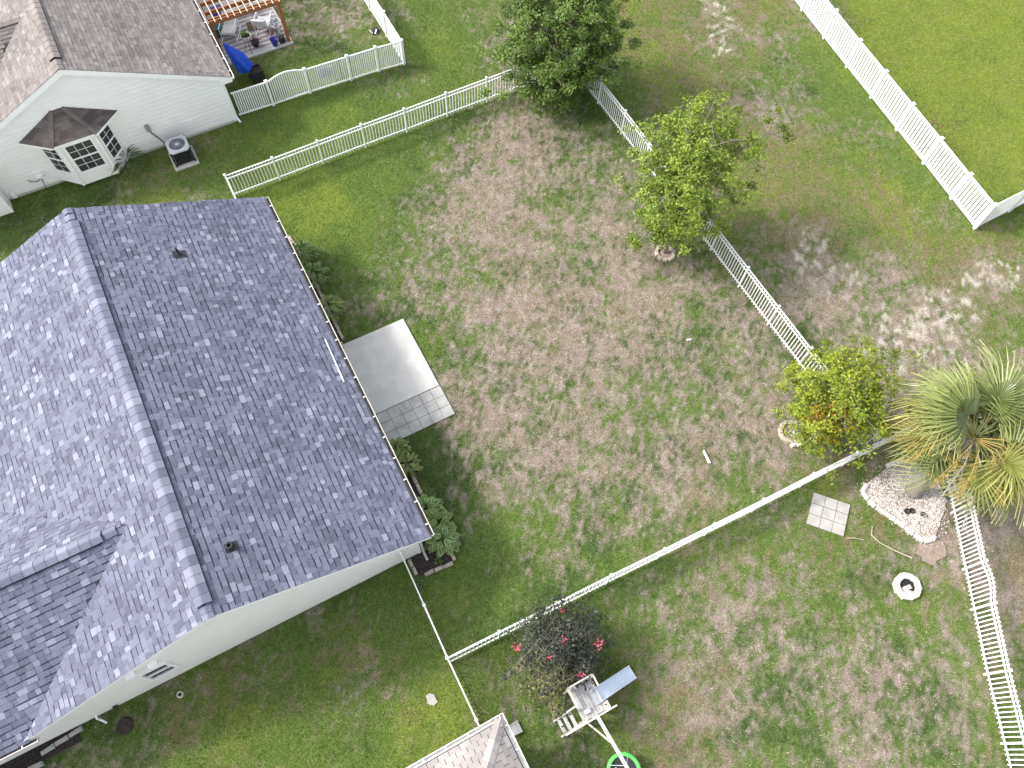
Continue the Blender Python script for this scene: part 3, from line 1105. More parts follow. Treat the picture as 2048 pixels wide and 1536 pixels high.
MB().box(-7.62, -7.53, 24.90, 25.0, 0.02, 2.2).build('corner_trim', M['trim'], th)
MB().box(-7.5, 1.43, 25.583, 25.62, -0.05, 0.115).build('foundation', M['concrete'], th)
t_r = MB().slab([(TX, TY0, TZ), (TE, TY0, TEZ), (TE, TY1, TEZ), (TX, TY1, TZ)], (TS, 0, 1), 0.09).build('roof_slope', M['deck'], th)
t_l = MB().slab([(TX, TY1, TZ), (TL, TY1, TEZ), (TL, TY0, TEZ), (TX, TY0, TZ)], (-TS, 0, 1), 0.09).build('roof_slope', M['deck'], th)
tls = math.hypot(TE - TX, TZ - TEZ)
W4 = (0.16, 0.22, 0.30, 0.36)
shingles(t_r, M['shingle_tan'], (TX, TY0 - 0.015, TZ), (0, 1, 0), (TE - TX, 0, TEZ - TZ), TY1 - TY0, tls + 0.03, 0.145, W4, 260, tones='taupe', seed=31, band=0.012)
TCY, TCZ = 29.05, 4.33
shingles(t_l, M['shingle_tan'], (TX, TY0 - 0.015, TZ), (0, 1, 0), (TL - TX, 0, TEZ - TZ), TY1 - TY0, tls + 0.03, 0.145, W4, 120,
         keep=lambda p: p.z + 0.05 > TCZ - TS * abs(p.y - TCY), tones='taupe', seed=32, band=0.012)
tcx = TX - (TZ - TCZ) / TS
mb = MB()
mb.slab([(tcx, TCY, TCZ), (-13, TCY, TCZ), (-13, TCY - 4.4, TCZ - TS * 4.4), (tcx - 4.4, TCY - 4.4, TCZ - TS * 4.4)], (0, -TS, 1), 0.06)
mb.slab([(tcx - 4.4, TCY + 4.4, TCZ - TS * 4.4), (-13, TCY + 4.4, TCZ - TS * 4.4), (-13, TCY, TCZ), (tcx, TCY, TCZ)], (0, TS, 1), 0.06)
t_c = mb.build('cross_gable_roof', M['deck'], th)
for dy in (-4.4, 4.4):
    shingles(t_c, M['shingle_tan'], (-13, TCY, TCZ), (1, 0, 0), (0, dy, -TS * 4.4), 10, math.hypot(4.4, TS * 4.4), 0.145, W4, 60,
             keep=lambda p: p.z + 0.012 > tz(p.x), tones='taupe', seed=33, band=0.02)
TCT = (0.5, 0.6, 0.66, 0.72)
ridge_caps(t_r, M['shingle_tan'], (TX, 37.3, TZ + 0.012), (TX, 26.0, TZ + 0.012), (1, 0, 0), TS, TS, 0.19, 0.07, 0.3, TCT)
ridge_caps(t_r, M['shingle_tan'], (TX, 25.95, TZ + 0.008), (TX, TY0 - 0.01, TZ + 0.008), (1, 0, 0), TS, TS, 0.15, 0.02, 0.26, TCT, False)
ridge_caps(t_c, M['shingle_tan'], (-12, TCY, TCZ + 0.012), (-4.1, TCY, TCZ + 0.012), (0, 1, 0), TS, TS, 0.17, 0.03, 0.3, TCT, False)
for xe in (TE, TL):
    mb = MB()
    vs = []
    for y in (TY0 - 0.02, TY0 + 0.03):
        vs += [(TX, y, TZ - 0.012), (xe, y, TEZ - 0.012), (xe, y, TEZ - 0.20), (TX, y, TZ - 0.24)]
    mb.add(vs, [(0, 1, 2, 3), (7, 6, 5, 4), (0, 4, 5, 1), (1, 5, 6, 2), (2, 6, 7, 3), (3, 7, 4, 0)])
    mb.build('rake_board', M['trim'], th)
MB().box(1.40, TE - 0.02, TY0 + 0.02, 25.66, TEZ - 0.24, TEZ - 0.05).build('eave_return', M['trim'], th)
MB().box(1.46, TE - 0.02, 25.66, TY1, TEZ - 0.16, TEZ - 0.13).build('soffit', M['trim'], th)
gutter(th, (TE, TY0 + 0.0, TEZ - 0.015), (TE, TY1, TEZ - 0.015), (1, 0, 0), mat='trim')
MB().bar((1.50, 25.62, 1.95), (1.50, 25.62, 0.15), 0.07, 0.05, (0, 1, 0)).bar((1.50, 25.62, 0.13), (1.55, 25.40, 0.05), 0.07, 0.05).build('downspout', M['trim'], th)
# bay window
BA, BB, BC, BD = (-5.52, 25.57), (-4.86, 24.95), (-3.52, 24.95), (-2.90, 25.57)
bay = MB().prism([BA, BB, BC, BD], 0.10, 2.2).build('bay_window', M['siding'], th)
for p, q in ((BA, BB), (BB, BC), (BC, BD)):
    d = Vector((q[0] - p[0], q[1] - p[1], 0))
    nn = Vector((d.y, -d.x, 0)).normalized()
    L = d.length
    dd = d.normalized()
    for k in range(3):
        z = 0.10 + k * 0.18
        a = Vector((p[0], p[1], z))
        b = Vector((q[0], q[1], z))
        mb = MB().add([a + nn * 0.018, b + nn * 0.018, b + nn * 0.003 + Vector((0, 0, 0.18)), a + nn * 0.003 + Vector((0, 0, 0.18)), a, b], [(0, 1, 2, 3), (4, 5, 1, 0)])
        mb.build('siding_board', M['siding'], bay)
    front = p == BB
    i0 = 0.14 if front else 0.07
    a = Vector((p[0], p[1], 0)) + dd * i0 + nn * 0.005
    b = Vector((q[0], q[1], 0)) - dd * i0 + nn * 0.005
    window(bay if False else th, (a.x, a.y), (b.x, b.y), 0.66, 2.10, 3 if front else 2, 2, (nn.x, nn.y), 0.04)
for p in (BB, BC):
    MB().tube([(p[0], p[1] - 0.005, 0.1), (p[0], p[1] - 0.005, 2.2)], 0.05, 8).build('corner_post', M['trim'], bay)
EA, EB, EC, ED = (-5.99, 25.56), (-5.04, 24.80), (-3.36, 24.80), (-2.43, 25.56)
bz, bt = 2.28, 3.13
brf = MB().slab([(EA[0], EA[1], bz), (EB[0], EB[1], bz), (EC[0], EC[1], bz), (ED[0], ED[1], bz)], (0, 0, 1), 0.10).build('bay_roof', M['trim'], th)
T0, T1 = Vector((-4.46, 25.56, bt)), Vector((-4.0, 25.56, bt))
faces = [(Vector((EA[0], EA[1], bz)), Vector((EB[0], EB[1], bz)), T0, T0), (Vector((EB[0], EB[1], bz)), Vector((EC[0], EC[1], bz)), T0, T1), (Vector((EC[0], EC[1], bz)), Vector((ED[0], ED[1], bz)), T1, T1)]
rnd = random.Random(9)
for e0, e1, t0, t1 in faces:
    nn = (e1 - e0).cross(t0 - e0).normalized()
    R = 8
    for r in range(R):
        f0, f1 = r / R, (r + 1) / R
        n_s = max(1, int((e1 - e0).length * (1 - f0) / 0.28))
        for k in range(n_s):
            s0, s1 = k / n_s, (k + 1) / n_s
            mb = MB()
            lo0, lo1 = e0.lerp(t0, f0), e1.lerp(t1, f0)
            hi0, hi1 = e0.lerp(t0, min(1, f1 + 0.02)), e1.lerp(t1, min(1, f1 + 0.02))
            mb.cur = rnd.uniform(0.3, 0.9)
            a, b, c, d = lo0.lerp(lo1, s0), lo0.lerp(lo1, s1), hi0.lerp(hi1, s1), hi0.lerp(hi1, s0)
            mb.add([a + nn * 0.02, b + nn * 0.02, c + nn * 0.004, d + nn * 0.004, a - nn * 0.004, b - nn * 0.004], [(0, 1, 2, 3), (4, 5, 1, 0)])
            mb.build('shingle', M['shingle_brown'], brf, False, True)
for e, t in ((Vector((EB[0], EB[1], bz)), T0), (Vector((EC[0], EC[1], bz)), T1)):
    for k in range(4):
        a, b = e.lerp(t, k / 4), e.lerp(t, (k + 1) / 4)
        d = (b - a).normalized()
        sd = d.cross(Vector((0, 0, 1))).normalized()
        mb = MB()
        mb.cur = rnd.uniform(0.6, 1.0)
        up = Vector((0, 0, 1))
        mb.add([a - sd * 0.12 - up * 0.0, a + up * 0.045, a + sd * 0.12, b - sd * 0.12 - up * 0.012, b + up * 0.032, b + sd * 0.12 - up * 0.012], [(0, 1, 4, 3), (1, 2, 5, 4), (0, 2, 1)])
        mb.build('hip_cap', M['shingle_brown'], brf, False, True)
# services on the gable wall
MB().box(-1.87, -1.70, 25.44, 25.57, 1.02, 1.28).build('disconnect_box', M['grey_plastic'], th)
MB().tube([(-1.78, 25.50, 1.02), (-1.74, 25.50, 0.85), (-1.55, 25.42, 0.5), (-1.45, 25.20, 0.35), (-1.40, 24.98, 0.35)], 0.025).build('conduit', M['dark_metal'], th)
MB().box(-0.32, -0.18, 25.51, 25.57, 0.68, 0.82).build('wall_vent', M['trim'], th)
MB().box(-6.22, -5.98, 25.46, 25.57, 0.58, 0.76).lathe([(0.12, 0), (0.11, 0.05), (0.0, 0.07)], (-6.1, 25.46, 0.74), 12).build('service_box', M['trim'], th)
MB().tube([(-6.1, 25.50, 0.6), (-6.3, 25.50, 0.46), (-6.5, 25.50, 0.55), (-6.55, 25.50, 0.68)], 0.014).build('cable', M['black'], th)
MB().tube([(-6.1, 25.50, 0.6), (-6.2, 25.48, 0.0)], 0.014).build('cable', M['black'], th)
MB().box(-7.38, -7.22, 25.44, 25.57, 0.12, 0.32).build('utility_box', M['trim'], th)

# ================================================================== pale taupe house corner at the bottom edge
HX, HY, HZ, HS = 0.56, 0.63, 2.2, 0.45
bh = thing('pale_taupe_house', 'house corner with pale taupe hip roof and white gutters at the bottom edge', 'house', (-3, -3.5, 0))
MB().box(-11.0, 0.22, -8.0, 0.28, 0, 2.15).build('wall', M['siding'], bh)
hr = MB()
rdg = 3.6
A0, B0, C0 = Vector((HX, HY, HZ)), Vector((HX - rdg, HY - rdg, HZ + HS * rdg)), Vector((-11.3, HY, HZ))
hr.slab([(HX, HY, HZ), (HX - rdg, HY - rdg, HZ + HS * rdg), (-11.3, HY - rdg, HZ + HS * rdg), (-11.3, HY, HZ)], (0, HS, 1), 0.09)
hr.slab([(HX, -8.3, HZ), (HX - rdg, -8.3, HZ + HS * rdg), (HX - rdg, HY - rdg, HZ + HS * rdg), (HX, HY, HZ)], (HS, 0, 1), 0.09)
hr = hr.build('roof_slope', M['deck'], bh)
hl = math.hypot(rdg, HS * rdg)
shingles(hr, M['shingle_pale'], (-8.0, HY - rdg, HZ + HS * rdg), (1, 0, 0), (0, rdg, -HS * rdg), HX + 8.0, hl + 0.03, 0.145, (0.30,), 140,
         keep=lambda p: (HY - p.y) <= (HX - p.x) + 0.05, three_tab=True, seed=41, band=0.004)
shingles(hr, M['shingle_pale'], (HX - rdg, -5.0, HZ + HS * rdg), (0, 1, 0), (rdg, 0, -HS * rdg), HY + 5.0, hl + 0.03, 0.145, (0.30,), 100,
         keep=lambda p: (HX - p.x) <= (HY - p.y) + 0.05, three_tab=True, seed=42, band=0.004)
hipd = Vector((-1, -1, HS)).normalized()
for k in range(16):
    a = A0 - hipd * 0.0 + hipd * (k * 0.27)
    b = a + hipd * 0.31
    sd = Vector((-1, 1, 0)).normalized()
    up = Vector((0, 0, 1))
    dz = HS * 0.15 * 0.7071
    mb = MB()
    mb.cur = rnd.uniform(0.5, 0.9)
    mb.add([a + sd * 0.15 + up * (0.024 - dz), a + up * 0.05, a - sd * 0.15 + up * (0.024 - dz), b + sd * 0.15 + up * (0.012 - dz), b + up * 0.036, b - sd * 0.15 + up * (0.012 - dz)], [(0, 1, 4, 3), (1, 2, 5, 4), (0, 2, 1)])
    mb.cur = 0.0
    mb.add([a + sd * 0.15 + up * (0.024 - dz), b + sd * 0.15 + up * (0.012 - dz), b + sd * 0.15 + up * (-dz), a + sd * 0.15 + up * (-dz)], [(0, 1, 2, 3)])
    mb.add([a - sd * 0.15 + up * (0.024 - dz), b - sd * 0.15 + up * (0.012 - dz), b - sd * 0.15 + up * (-dz), a - sd * 0.15 + up * (-dz)], [(0, 1, 2, 3)])
    mb.build('hip_cap', M['shingle_pale'], hr, False, True)
gutter(bh, (-11.2, HY, HZ - 0.015), (HX, HY, HZ - 0.015), (0, 1, 0), hangers=0.62, mat='trim', inside='gutter')
gutter(bh, (HX, HY + 0.118, HZ - 0.017), (HX, -8.2, HZ - 0.017), (1, 0, 0), hangers=0.62, mat='trim', inside='gutter')
MB().box(HX - 0.03, HX - 0.004, -8.2, HY - 0.01, HZ - 0.16, HZ - 0.03).box(-11.2, HX - 0.032, HY - 0.03, HY - 0.004, HZ - 0.16, HZ - 0.03).build('fascia', M['trim'], bh)
MB().bar((0.60, 0.10, 2.08), (0.32, 0.12, 1.9), 0.07, 0.05).bar((0.32, 0.12, 1.9), (0.32, 0.12, 0.15), 0.07, 0.05, (0, 1, 0)).bar((0.32, 0.12, 0.15), (0.75, 0.33, 0.06), 0.07, 0.05).build('downspout', M['trim'], bh)
sb = MB()
sb.add([(0.68, 0.42, 0.10), (0.68, 0.16, 0.10), (1.02, 0.14, 0.06), (1.02, 0.44, 0.06), (0.68, 0.42, -0.03), (0.68, 0.16, -0.03), (1.02, 0.14, -0.03), (1.02, 0.44, -0.03)],
       [(0, 1, 2, 3), (0, 4, 5, 1), (1, 5, 6, 2), (2, 6, 7, 3), (3, 7, 4, 0)])
sb.bar((0.68, 0.42, 0.11), (1.02, 0.44, 0.07), 0.03, 0.05).bar((0.68, 0.16, 0.11), (1.02, 0.14, 0.07), 0.03, 0.05)
tag(sb.build('splash_block', M['grey_wood'], None, loc=(0.85, 0.29, 0)), 'grey splash block under the downspout of the pale taupe house', 'splash block')

# ------------------------------------------------------------------ paving, beds and stones
patio = MB().cbox(0.60, 3.60, 10.955, 13.92, -0.06, 0.055, 0.012).build('patio', M['concrete'], None, loc=(2.1, 12.4, 0))
tag(patio, 'pale concrete patio slab beside the slate grey house', None, None, 'structure')
rnd = random.Random(4)
ps = 0.397
for r in range(3):
    for c in range(8):
        x0 = 3.62 - ps * (c + 1)
        y0 = 10.945 - ps * (r + 1)
        dz = rnd.uniform(-0.006, 0.006)
        mb = MB().cbox(x0 + 0.005, x0 + ps - 0.005, y0 + 0.005, y0 + ps - 0.005, -0.05, 0.03 + dz, 0.006)
        mb.build('paver', M['paver'], patio)
MB().cbox(1.08, 1.30, 13.80, 14.02, -0.03, 0.13, 0.012).build('paver', M['stone'], patio)
npat = MB().cbox(1.5, 5.12, 28.80, 33.5, -0.06, 0.04, 0.01).build('patio', M['concrete'], None, loc=(3.3, 31, 0))
tag(npat, 'concrete patio slab under the cedar pergola', None, None, 'structure')
# pad of nine pavers near the palm
pad = thing('paver_pad', 'square pad of nine pale pavers on the lawn near the palm', 'paver pad', (12.66, 1.1, 0))
cx, cy = 12.66, 1.10
e1 = Vector((13.49 - 12.70, 1.04 - 1.92, 0)) / 3
e2 = Vector((11.84 - 12.70, 1.20 - 1.92, 0)) / 3
o = Vector((12.70, 1.92, 0))
for i in range(3):
    for j in range(3):
        g = 0.022
        p = [o + e1 * (i + g) + e2 * (j + g), o + e1 * (i + g) + e2 * (j + 1 - g), o + e1 * (i + 1 - g) + e2 * (j + 1 - g), o + e1 * (i + 1 - g) + e2 * (j + g)]
        MB().prism([(q.x, q.y) for q in p], -0.04, 0.045 + rnd.uniform(-0.004, 0.004)).build('paver', M['paver_light'], pad)
# small cover in the side lawn
cov = MB().prism([(-0.98, 2.24), (-1.03, 2.02), (-0.90, 1.90), (-0.76, 1.93), (-0.77, 2.16), (-0.86, 2.25)], -0.03, 0.018).build('stepping_stone', M['paver_light'], None, loc=(-0.9, 2.07, 0))
tag(cov, 'small pale flat stone set into the side lawn', 'stepping stone')
dr = thing('drain_cap', 'small round drain with pale collar in the lawn beside the cream wall', 'drain', (-7.13, 5.52, 0))
MB().lathe([(0.055, 0.03), (0.085, 0.045), (0.095, 0.02), (0.095, -0.03)], (-7.13, 5.52, 0), 16).build('collar', M['white_stone'], dr, True)
MB().lathe([(0.0, 0.022), (0.056, 0.026)], (-7.13, 5.52, 0), 16).build('grate', M['black'], dr)


def rough_block(w, l, h, seed):
    """a tumbled stone block w x l x h centred on its base"""
    r = random.Random(seed)
    mb = MB()
    c = min(w, l, h) * 0.22
    vs = []
    for z, k in ((-0.03, 0.0), (h - c, 0.0), (h, c)):
        for x, y in ((-1, -1), (1, -1), (1, 1), (-1, 1)):
            vs.append((x * (w / 2 - k) + r.uniform(-0.012, 0.012), y * (l / 2 - k) + r.uniform(-0.012, 0.012), z + r.uniform(-0.008, 0.008)))
    fs = [(8, 9, 10, 11)]
    for b in (0, 4):
        for k in range(4):
            j = (k + 1) % 4
            fs.append((b + k, b + j, b + 4 + j, b + 4 + k))
    return mb.add(vs, fs)


def stones_along(parent, mat, pts, w, h, step, seed, name='edging_stone'):
    """blocks laid end to end along a polyline"""
    meshes = [rough_block(w, step * 0.95, h, seed + i).mesh(name, mat) for i in range(4)]
    r = random.Random(seed)
    for (x0, y0), (x1, y1) in zip(pts[:-1], pts[1:]):
        L = math.hypot(x1 - x0, y1 - y0)
        n = max(1, round(L / step))
        for k in range(n):
            t = (k + 0.5) / n
            s = place(name, r.choice(meshes), parent, (x0 + (x1 - x0) * t, y0 + (y1 - y0) * t, 0))
            s.rotation_euler.z = math.atan2(y1 - y0, x1 - x0) - math.pi / 2 + r.uniform(-0.06, 0.06)
            s.scale.y = L / n / step * r.uniform(0.95, 1.0)


def mulch(parent, poly, z=0.035, n=500, seed=0):
    """mulch sheet with loose chips"""
    r = random.Random(seed)
    mb = MB()
    mb.prism(poly, -0.03, z)
    xs_, ys_ = [p[0] for p in poly], [p[1] for p in poly]
    for k in range(n):
        x, y = r.uniform(min(xs_) + 0.03, max(xs_) - 0.03), r.uniform(min(ys_) + 0.03, max(ys_) - 0.03)
        if not in_poly(np.array([x]), np.array([y]), poly)[0]:
            continue
        a = r.uniform(0, math.pi)
        l = r.uniform(0.02, 0.05)
        mb.bar((x - l * math.cos(a), y - l * math.sin(a), z + r.uniform(0, 0.02)), (x + l * math.cos(a), y + l * math.sin(a), z + r.uniform(0, 0.025)), 0.018, 0.008)
    o = mb.build('mulch', M['mulch'], parent)
    o['kind'] = 'stuff'


bed = thing('planting_bed', 'mulched planting bed along the house wall above the patio', 'planting bed', (1.0, 16.5, 0))
mulch(bed, [(0.64, 14.1), (1.34, 14.1), (1.34, 19.0), (0.64, 19.0)], seed=1)
stones_along(bed, M['stone'], [(1.38, 14.12), (1.37, 18.72)], 0.10, 0.10, 0.40, 5)
stones_along(bed, M['stone'], [(0.70, 18.78), (1.38, 18.80)], 0.10, 0.10, 0.34, 6)
stones_along(bed, M['stone'], [(1.30, 18.85), (1.28, 19.15), (0.95, 19.17)], 0.09, 0.09, 0.30, 7)
bed = thing('planting_bed', 'mulched planting bed below the patio, running round the near house corner', 'planting bed', (1.0, 7.4, 0))
mulch(bed, [(0.28, 5.40), (1.36, 5.36), (1.38, 9.70), (0.66, 9.70), (0.66, 6.0), (0.28, 6.0)], seed=2, n=800)
stones_along(bed, M['stone'], [(1.42, 9.70), (1.43, 5.32)], 0.10, 0.10, 0.40, 8)
stones_along(bed, M['stone'], [(1.36, 5.28), (0.42, 5.36)], 0.11, 0.10, 0.32, 9)
stones_along(bed, M['stone'], [(0.22, 5.46), (0.21, 6.0)], 0.10, 0.10, 0.28, 10)
bed = thing('planting_bed', 'narrow bed with grey block edging along the cream wall at the lower left', 'planting bed', (-11.2, 5.8, 0))
mulch(bed, [(-13.0, 5.62), (-9.9, 5.62), (-9.9, 6.04), (-13.0, 6.04)], seed=3)
stones_along(bed, M['paver'], [(-9.75, 5.94), (-10.9, 5.80)], 0.12, 0.12, 0.38, 11)
stones_along(bed, M['paver'], [(-10.9, 5.56), (-12.9, 5.56)], 0.14, 0.12, 0.38, 12)


def ring(name, label, c, r, n, mat, w, l, h, seed, start=0.0, span=2 * math.pi, squash=1.0, fill=None):
    t = thing(name, label, 'stone ring', (c[0], c[1], 0))
    rr = random.Random(seed)
    for k in range(n):
        a = start + span * (k + 0.5) / n
        me = rough_block(w, l, h, seed + k).mesh('stone', mat)
        s = place('stone', me, t, (c[0] + r * math.cos(a), c[1] + r * squash * math.sin(a), 0))
        s.rotation_euler.z = a + rr.uniform(-0.15, 0.15)
    mb = MB()
    m_ = 24
    mb.add([(c[0], c[1], 0.03)] + [(c[0] + (r - w * 0.3) * math.cos(2 * math.pi * k / m_), c[1] + (r - w * 0.3) * squash * math.sin(2 * math.pi * k / m_), 0.0) for k in range(m_)],
           [(0, k + 1, (k + 1) % m_ + 1) for k in range(m_)])
    mb.build('soil', fill or M['soil'], t)
    return t


ring('tree_ring', 'round ring of pale edging stones around the trunk of the middle tree', (13.53, 12.06), 0.32, 10, M['stone'], 0.13, 0.19, 0.10, 50)
t = ring('tree_ring', 'open ring of tan edging stones beside the yellowing tree at the fence corner', (13.32, 3.96), 0.36, 9, M['stone'], 0.13, 0.24, 0.10, 70, start=0.5, span=4.2)
for k, (x, y, a) in enumerate(((13.12, 3.56, 0.4), (13.30, 3.50, 0.5), (13.46, 3.50, 0.9))):
    s = place('stone', rough_block(0.13, 0.19, 0.10, 90 + k).mesh('stone', M['white_stone']), t, (x, y, 0))
    s.rotation_euler.z = a + 1.0
s = place('stone', rough_block(0.18, 0.26, 0.14, 96).mesh('stone', M['grey_wood']), t, (13.42, 3.86, 0.02))
s.rotation_euler.z = 1.1
fp = ring('fire_pit', 'fire pit ring of bright white stones with dark ash inside', (13.38, -1.83), 0.33, 10, M['white_stone'], 0.17, 0.24, 0.14, 110, squash=0.95, fill=M['black'])
fp['category'] = 'fire pit'
for k, (x, y, a) in enumerate(((13.33, -1.86, 0.9), (13.30, -1.99, 0.2))):
    s = place('stone', rough_block(0.12, 0.26, 0.10, 130 + k).mesh('stone', M['white_stone']), fp, (x, y, 0.03))
    s.rotation_euler.z = a + 0.6
r_ = random.Random(3)
mb = MB()
for k in range(60):
    x, y = 13.42 + r_.uniform(-0.2, 0.18), -1.80 + r_.uniform(-0.18, 0.2)
    mb.bar((x, y, 0.03), (x + r_.uniform(-0.05, 0.05), y + r_.uniform(-0.05, 0.05), 0.06), 0.02, 0.015)
ash = mb.build('charcoal', M['dark_metal'], fp)
ash['kind'] = 'stuff'
# gravel bed round the palm
gb = thing('gravel_bed', 'white gravel bed edged with pale stones around the palm trunk', 'gravel bed', (15.4, 0.3, 0))
MB().prism(BED, -0.03, 0.012).build('soil', M['soil'], gb)
stones_along(gb, M['white_stone'], [(14.40, 1.34), (14.10, 1.20), (14.16, 0.60), (14.44, -0.02), (14.78, -0.98), (15.05, -1.08), (15.22, -1.02)], 0.12, 0.11, 0.30, 14)
stones_along(gb, M['white_stone'], [(15.40, 1.52), (16.05, 1.46)], 0.14, 0.12, 0.36, 15)


def pebbles(parent, poly, n, seed, extra=0.25):
    r = np.random.RandomState(seed)
    P_ = np.array(poly)
    c = P_.mean(0)
    x = r.uniform(P_[:, 0].min() - 0.5, P_[:, 0].max() + 0.5, n * 4)
    y = r.uniform(P_[:, 1].min() - 0.5, P_[:, 1].max() + 0.5, n * 4)
    ins = in_poly(x, y, poly)
    near = in_poly(x, y, [tuple(c + (p - c) * 1.22) for p in P_]) & (r.rand(len(x)) < 0.05)
    patch = fbm(x, y, 1.6, 3, 3) + (r.rand(len(x)) - 0.5) * 0.5
    k = ((ins & (patch > 0.40)) | near)
    x, y = x[k][:n], y[k][:n]
    n = len(x)
    s = r.uniform(0.012, 0.034, n)
    base = np.array([(1, 0, 0), (0.2, 0.9, 0.1), (-1, 0.1, 0), (-0.1, -1, 0.1), (0.1, 0, 0.75)])
    a = r.uniform(0, 6.28, n)
    ca, sa = np.cos(a), np.sin(a)
    v = np.empty((n, 5, 3), np.float32)
    for i in range(5):
        bx, by, bz_ = base[i]
        v[:, i, 0] = x + s * (bx * ca - by * sa * 0.75)
        v[:, i, 1] = y + s * (bx * sa + by * ca * 0.75)
        v[:, i, 2] = 0.012 + s * bz_ + r.uniform(0, 0.008, n)
    tr = np.array([(0, 1, 4), (1, 2, 4), (2, 3, 4), (3, 0, 4)])
    tris = (np.arange(n)[:, None, None] * 5 + tr[None]).reshape(-1, 3)
    me = fast_mesh('gravel', v.reshape(-1, 3), tris, M['pebble'])
    col = np.array((0.66, 0.61, 0.57))[None] * r.uniform(0.45, 1.15, n)[:, None]
    color_attr(me, np.repeat(col, 5, axis=0))
    o = place('gravel', me, parent, (0, 0, 0))
    o['kind'] = 'stuff'


pebbles(gb, BED, 7000, 8)
for k, (x, y) in enumerate(((14.98, 0.02), (15.14, -0.05), (15.38, -0.32))):
    MB().lathe([(0.10, 0.02), (0.085, 0.07), (0.06, 0.03), (0.0, 0.015)], (x, y, 0.012), 12).build('soil_hole', M['mulch'], gb, True)
# bare sandy spot
mb = MB()
pts = []
r_ = random.Random(5)
for k in range(18):
    a = 2 * math.pi * k / 18
    rr = 0.40 * (1 + r_.uniform(-0.25, 0.25))
    pts.append((14.80 + rr * 1.15 * math.cos(a - 0.9), -1.38 + rr * 0.9 * math.sin(a - 0.9), 0.006))
mb.add([(14.8, -1.38, 0.02)] + pts, [(0, k + 1, (k + 1) % 18 + 1) for k in range(18)])
tag(mb.build('bare_soil', M['soil'], None), 'bare sandy patch at the tip of the gravel bed', None, None, 'structure')
# fallen palm stalks and a scrap of wood
tag(MB().tube([(13.66, 0.17, 0.05), (13.44, -0.06, 0.06), (13.52, -0.38, 0.05), (13.8, -0.81, 0.04), (14.11, -1.22, 0.03)], [0.008, 0.012, 0.014, 0.016, 0.018], 6).build('fallen_stalk', M['straw'], None, loc=(13.7, -0.5, 0)),
    'long curved pale stalk lying between the paver pad and the fire pit', 'stalk')
tag(MB().tube([(12.66, 0.24, 0.03), (12.9, 0.12, 0.06), (13.14, -0.07, 0.02)], [0.008, 0.012, 0.010], 6).build('fallen_stalk', M['straw'], None, loc=(12.9, 0.1, 0)), 'short pale stalk at the lower corner of the paver pad', 'stalk')
tag(MB().slab([(10.36, 4.80, 0.05), (10.28, 4.78, 0.04), (10.22, 4.34, 0.03), (10.29, 4.30, 0.05)], (0, 0, 1), 0.03).build('wood_scrap', M['pale_wood'], None, loc=(10.3, 4.5, 0)), 'pale sliver of wood on the dry lawn above the lower fence', 'wood scrap')
tag(MB().slab([(12.14, 8.58, 0.04), (12.18, 8.50, 0.05), (12.34, 8.46, 0.04), (12.32, 8.54, 0.03)], (0, 0, 1), 0.03).build('wood_scrap', M['pale_wood'], None, loc=(12.2, 8.5, 0)), 'small pale chip on the dry lawn in the middle of the yard', 'wood scrap')
st = MB().lathe([(0.24, 0.0), (0.20, 0.07), (0.12, 0.05), (0.0, 0.06)], (-8.72, 5.45, 0), 11)
tag(st.build('soil_mound', M['mulch'], None, loc=(-8.72, 5.45, 0)), 'small brown mound of soil on the lawn by the cream wall', 'soil mound')

# ------------------------------------------------------------------ fences


def fence_post(parent, x, y, h, w, mat, ang=0.0):
    key = (round(h, 3), round(w, 3), mat.name)
    if key not in POSTS:
        pm = MB().box(-w / 2, w / 2, -w / 2, w / 2, -0.05, h).mesh('post', mat)
        c = w / 2 + 0.012
        cm = MB().add([(-c, -c, h), (c, -c, h), (c, c, h), (-c, c, h), (-c, -c, h + 0.02), (c, -c, h + 0.02), (c, c, h + 0.02), (-c, c, h + 0.02), (0, 0, h + 0.045)],
                      [(3, 2, 1, 0), (0, 1, 5, 4), (1, 2, 6, 5), (2, 3, 7, 6), (3, 0, 4, 7), (4, 5, 8), (5, 6, 8), (6, 7, 8), (7, 4, 8)]).mesh('post_cap', mat)
        POSTS[key] = (pm, cm)
    pm, cm = POSTS[key]
    p = place('post', pm, parent, (x, y, 0))
    p.rotation_euler.z = ang
    place('post_cap', cm, p, (x, y, 0))


POSTS = {}
PICKS = {}


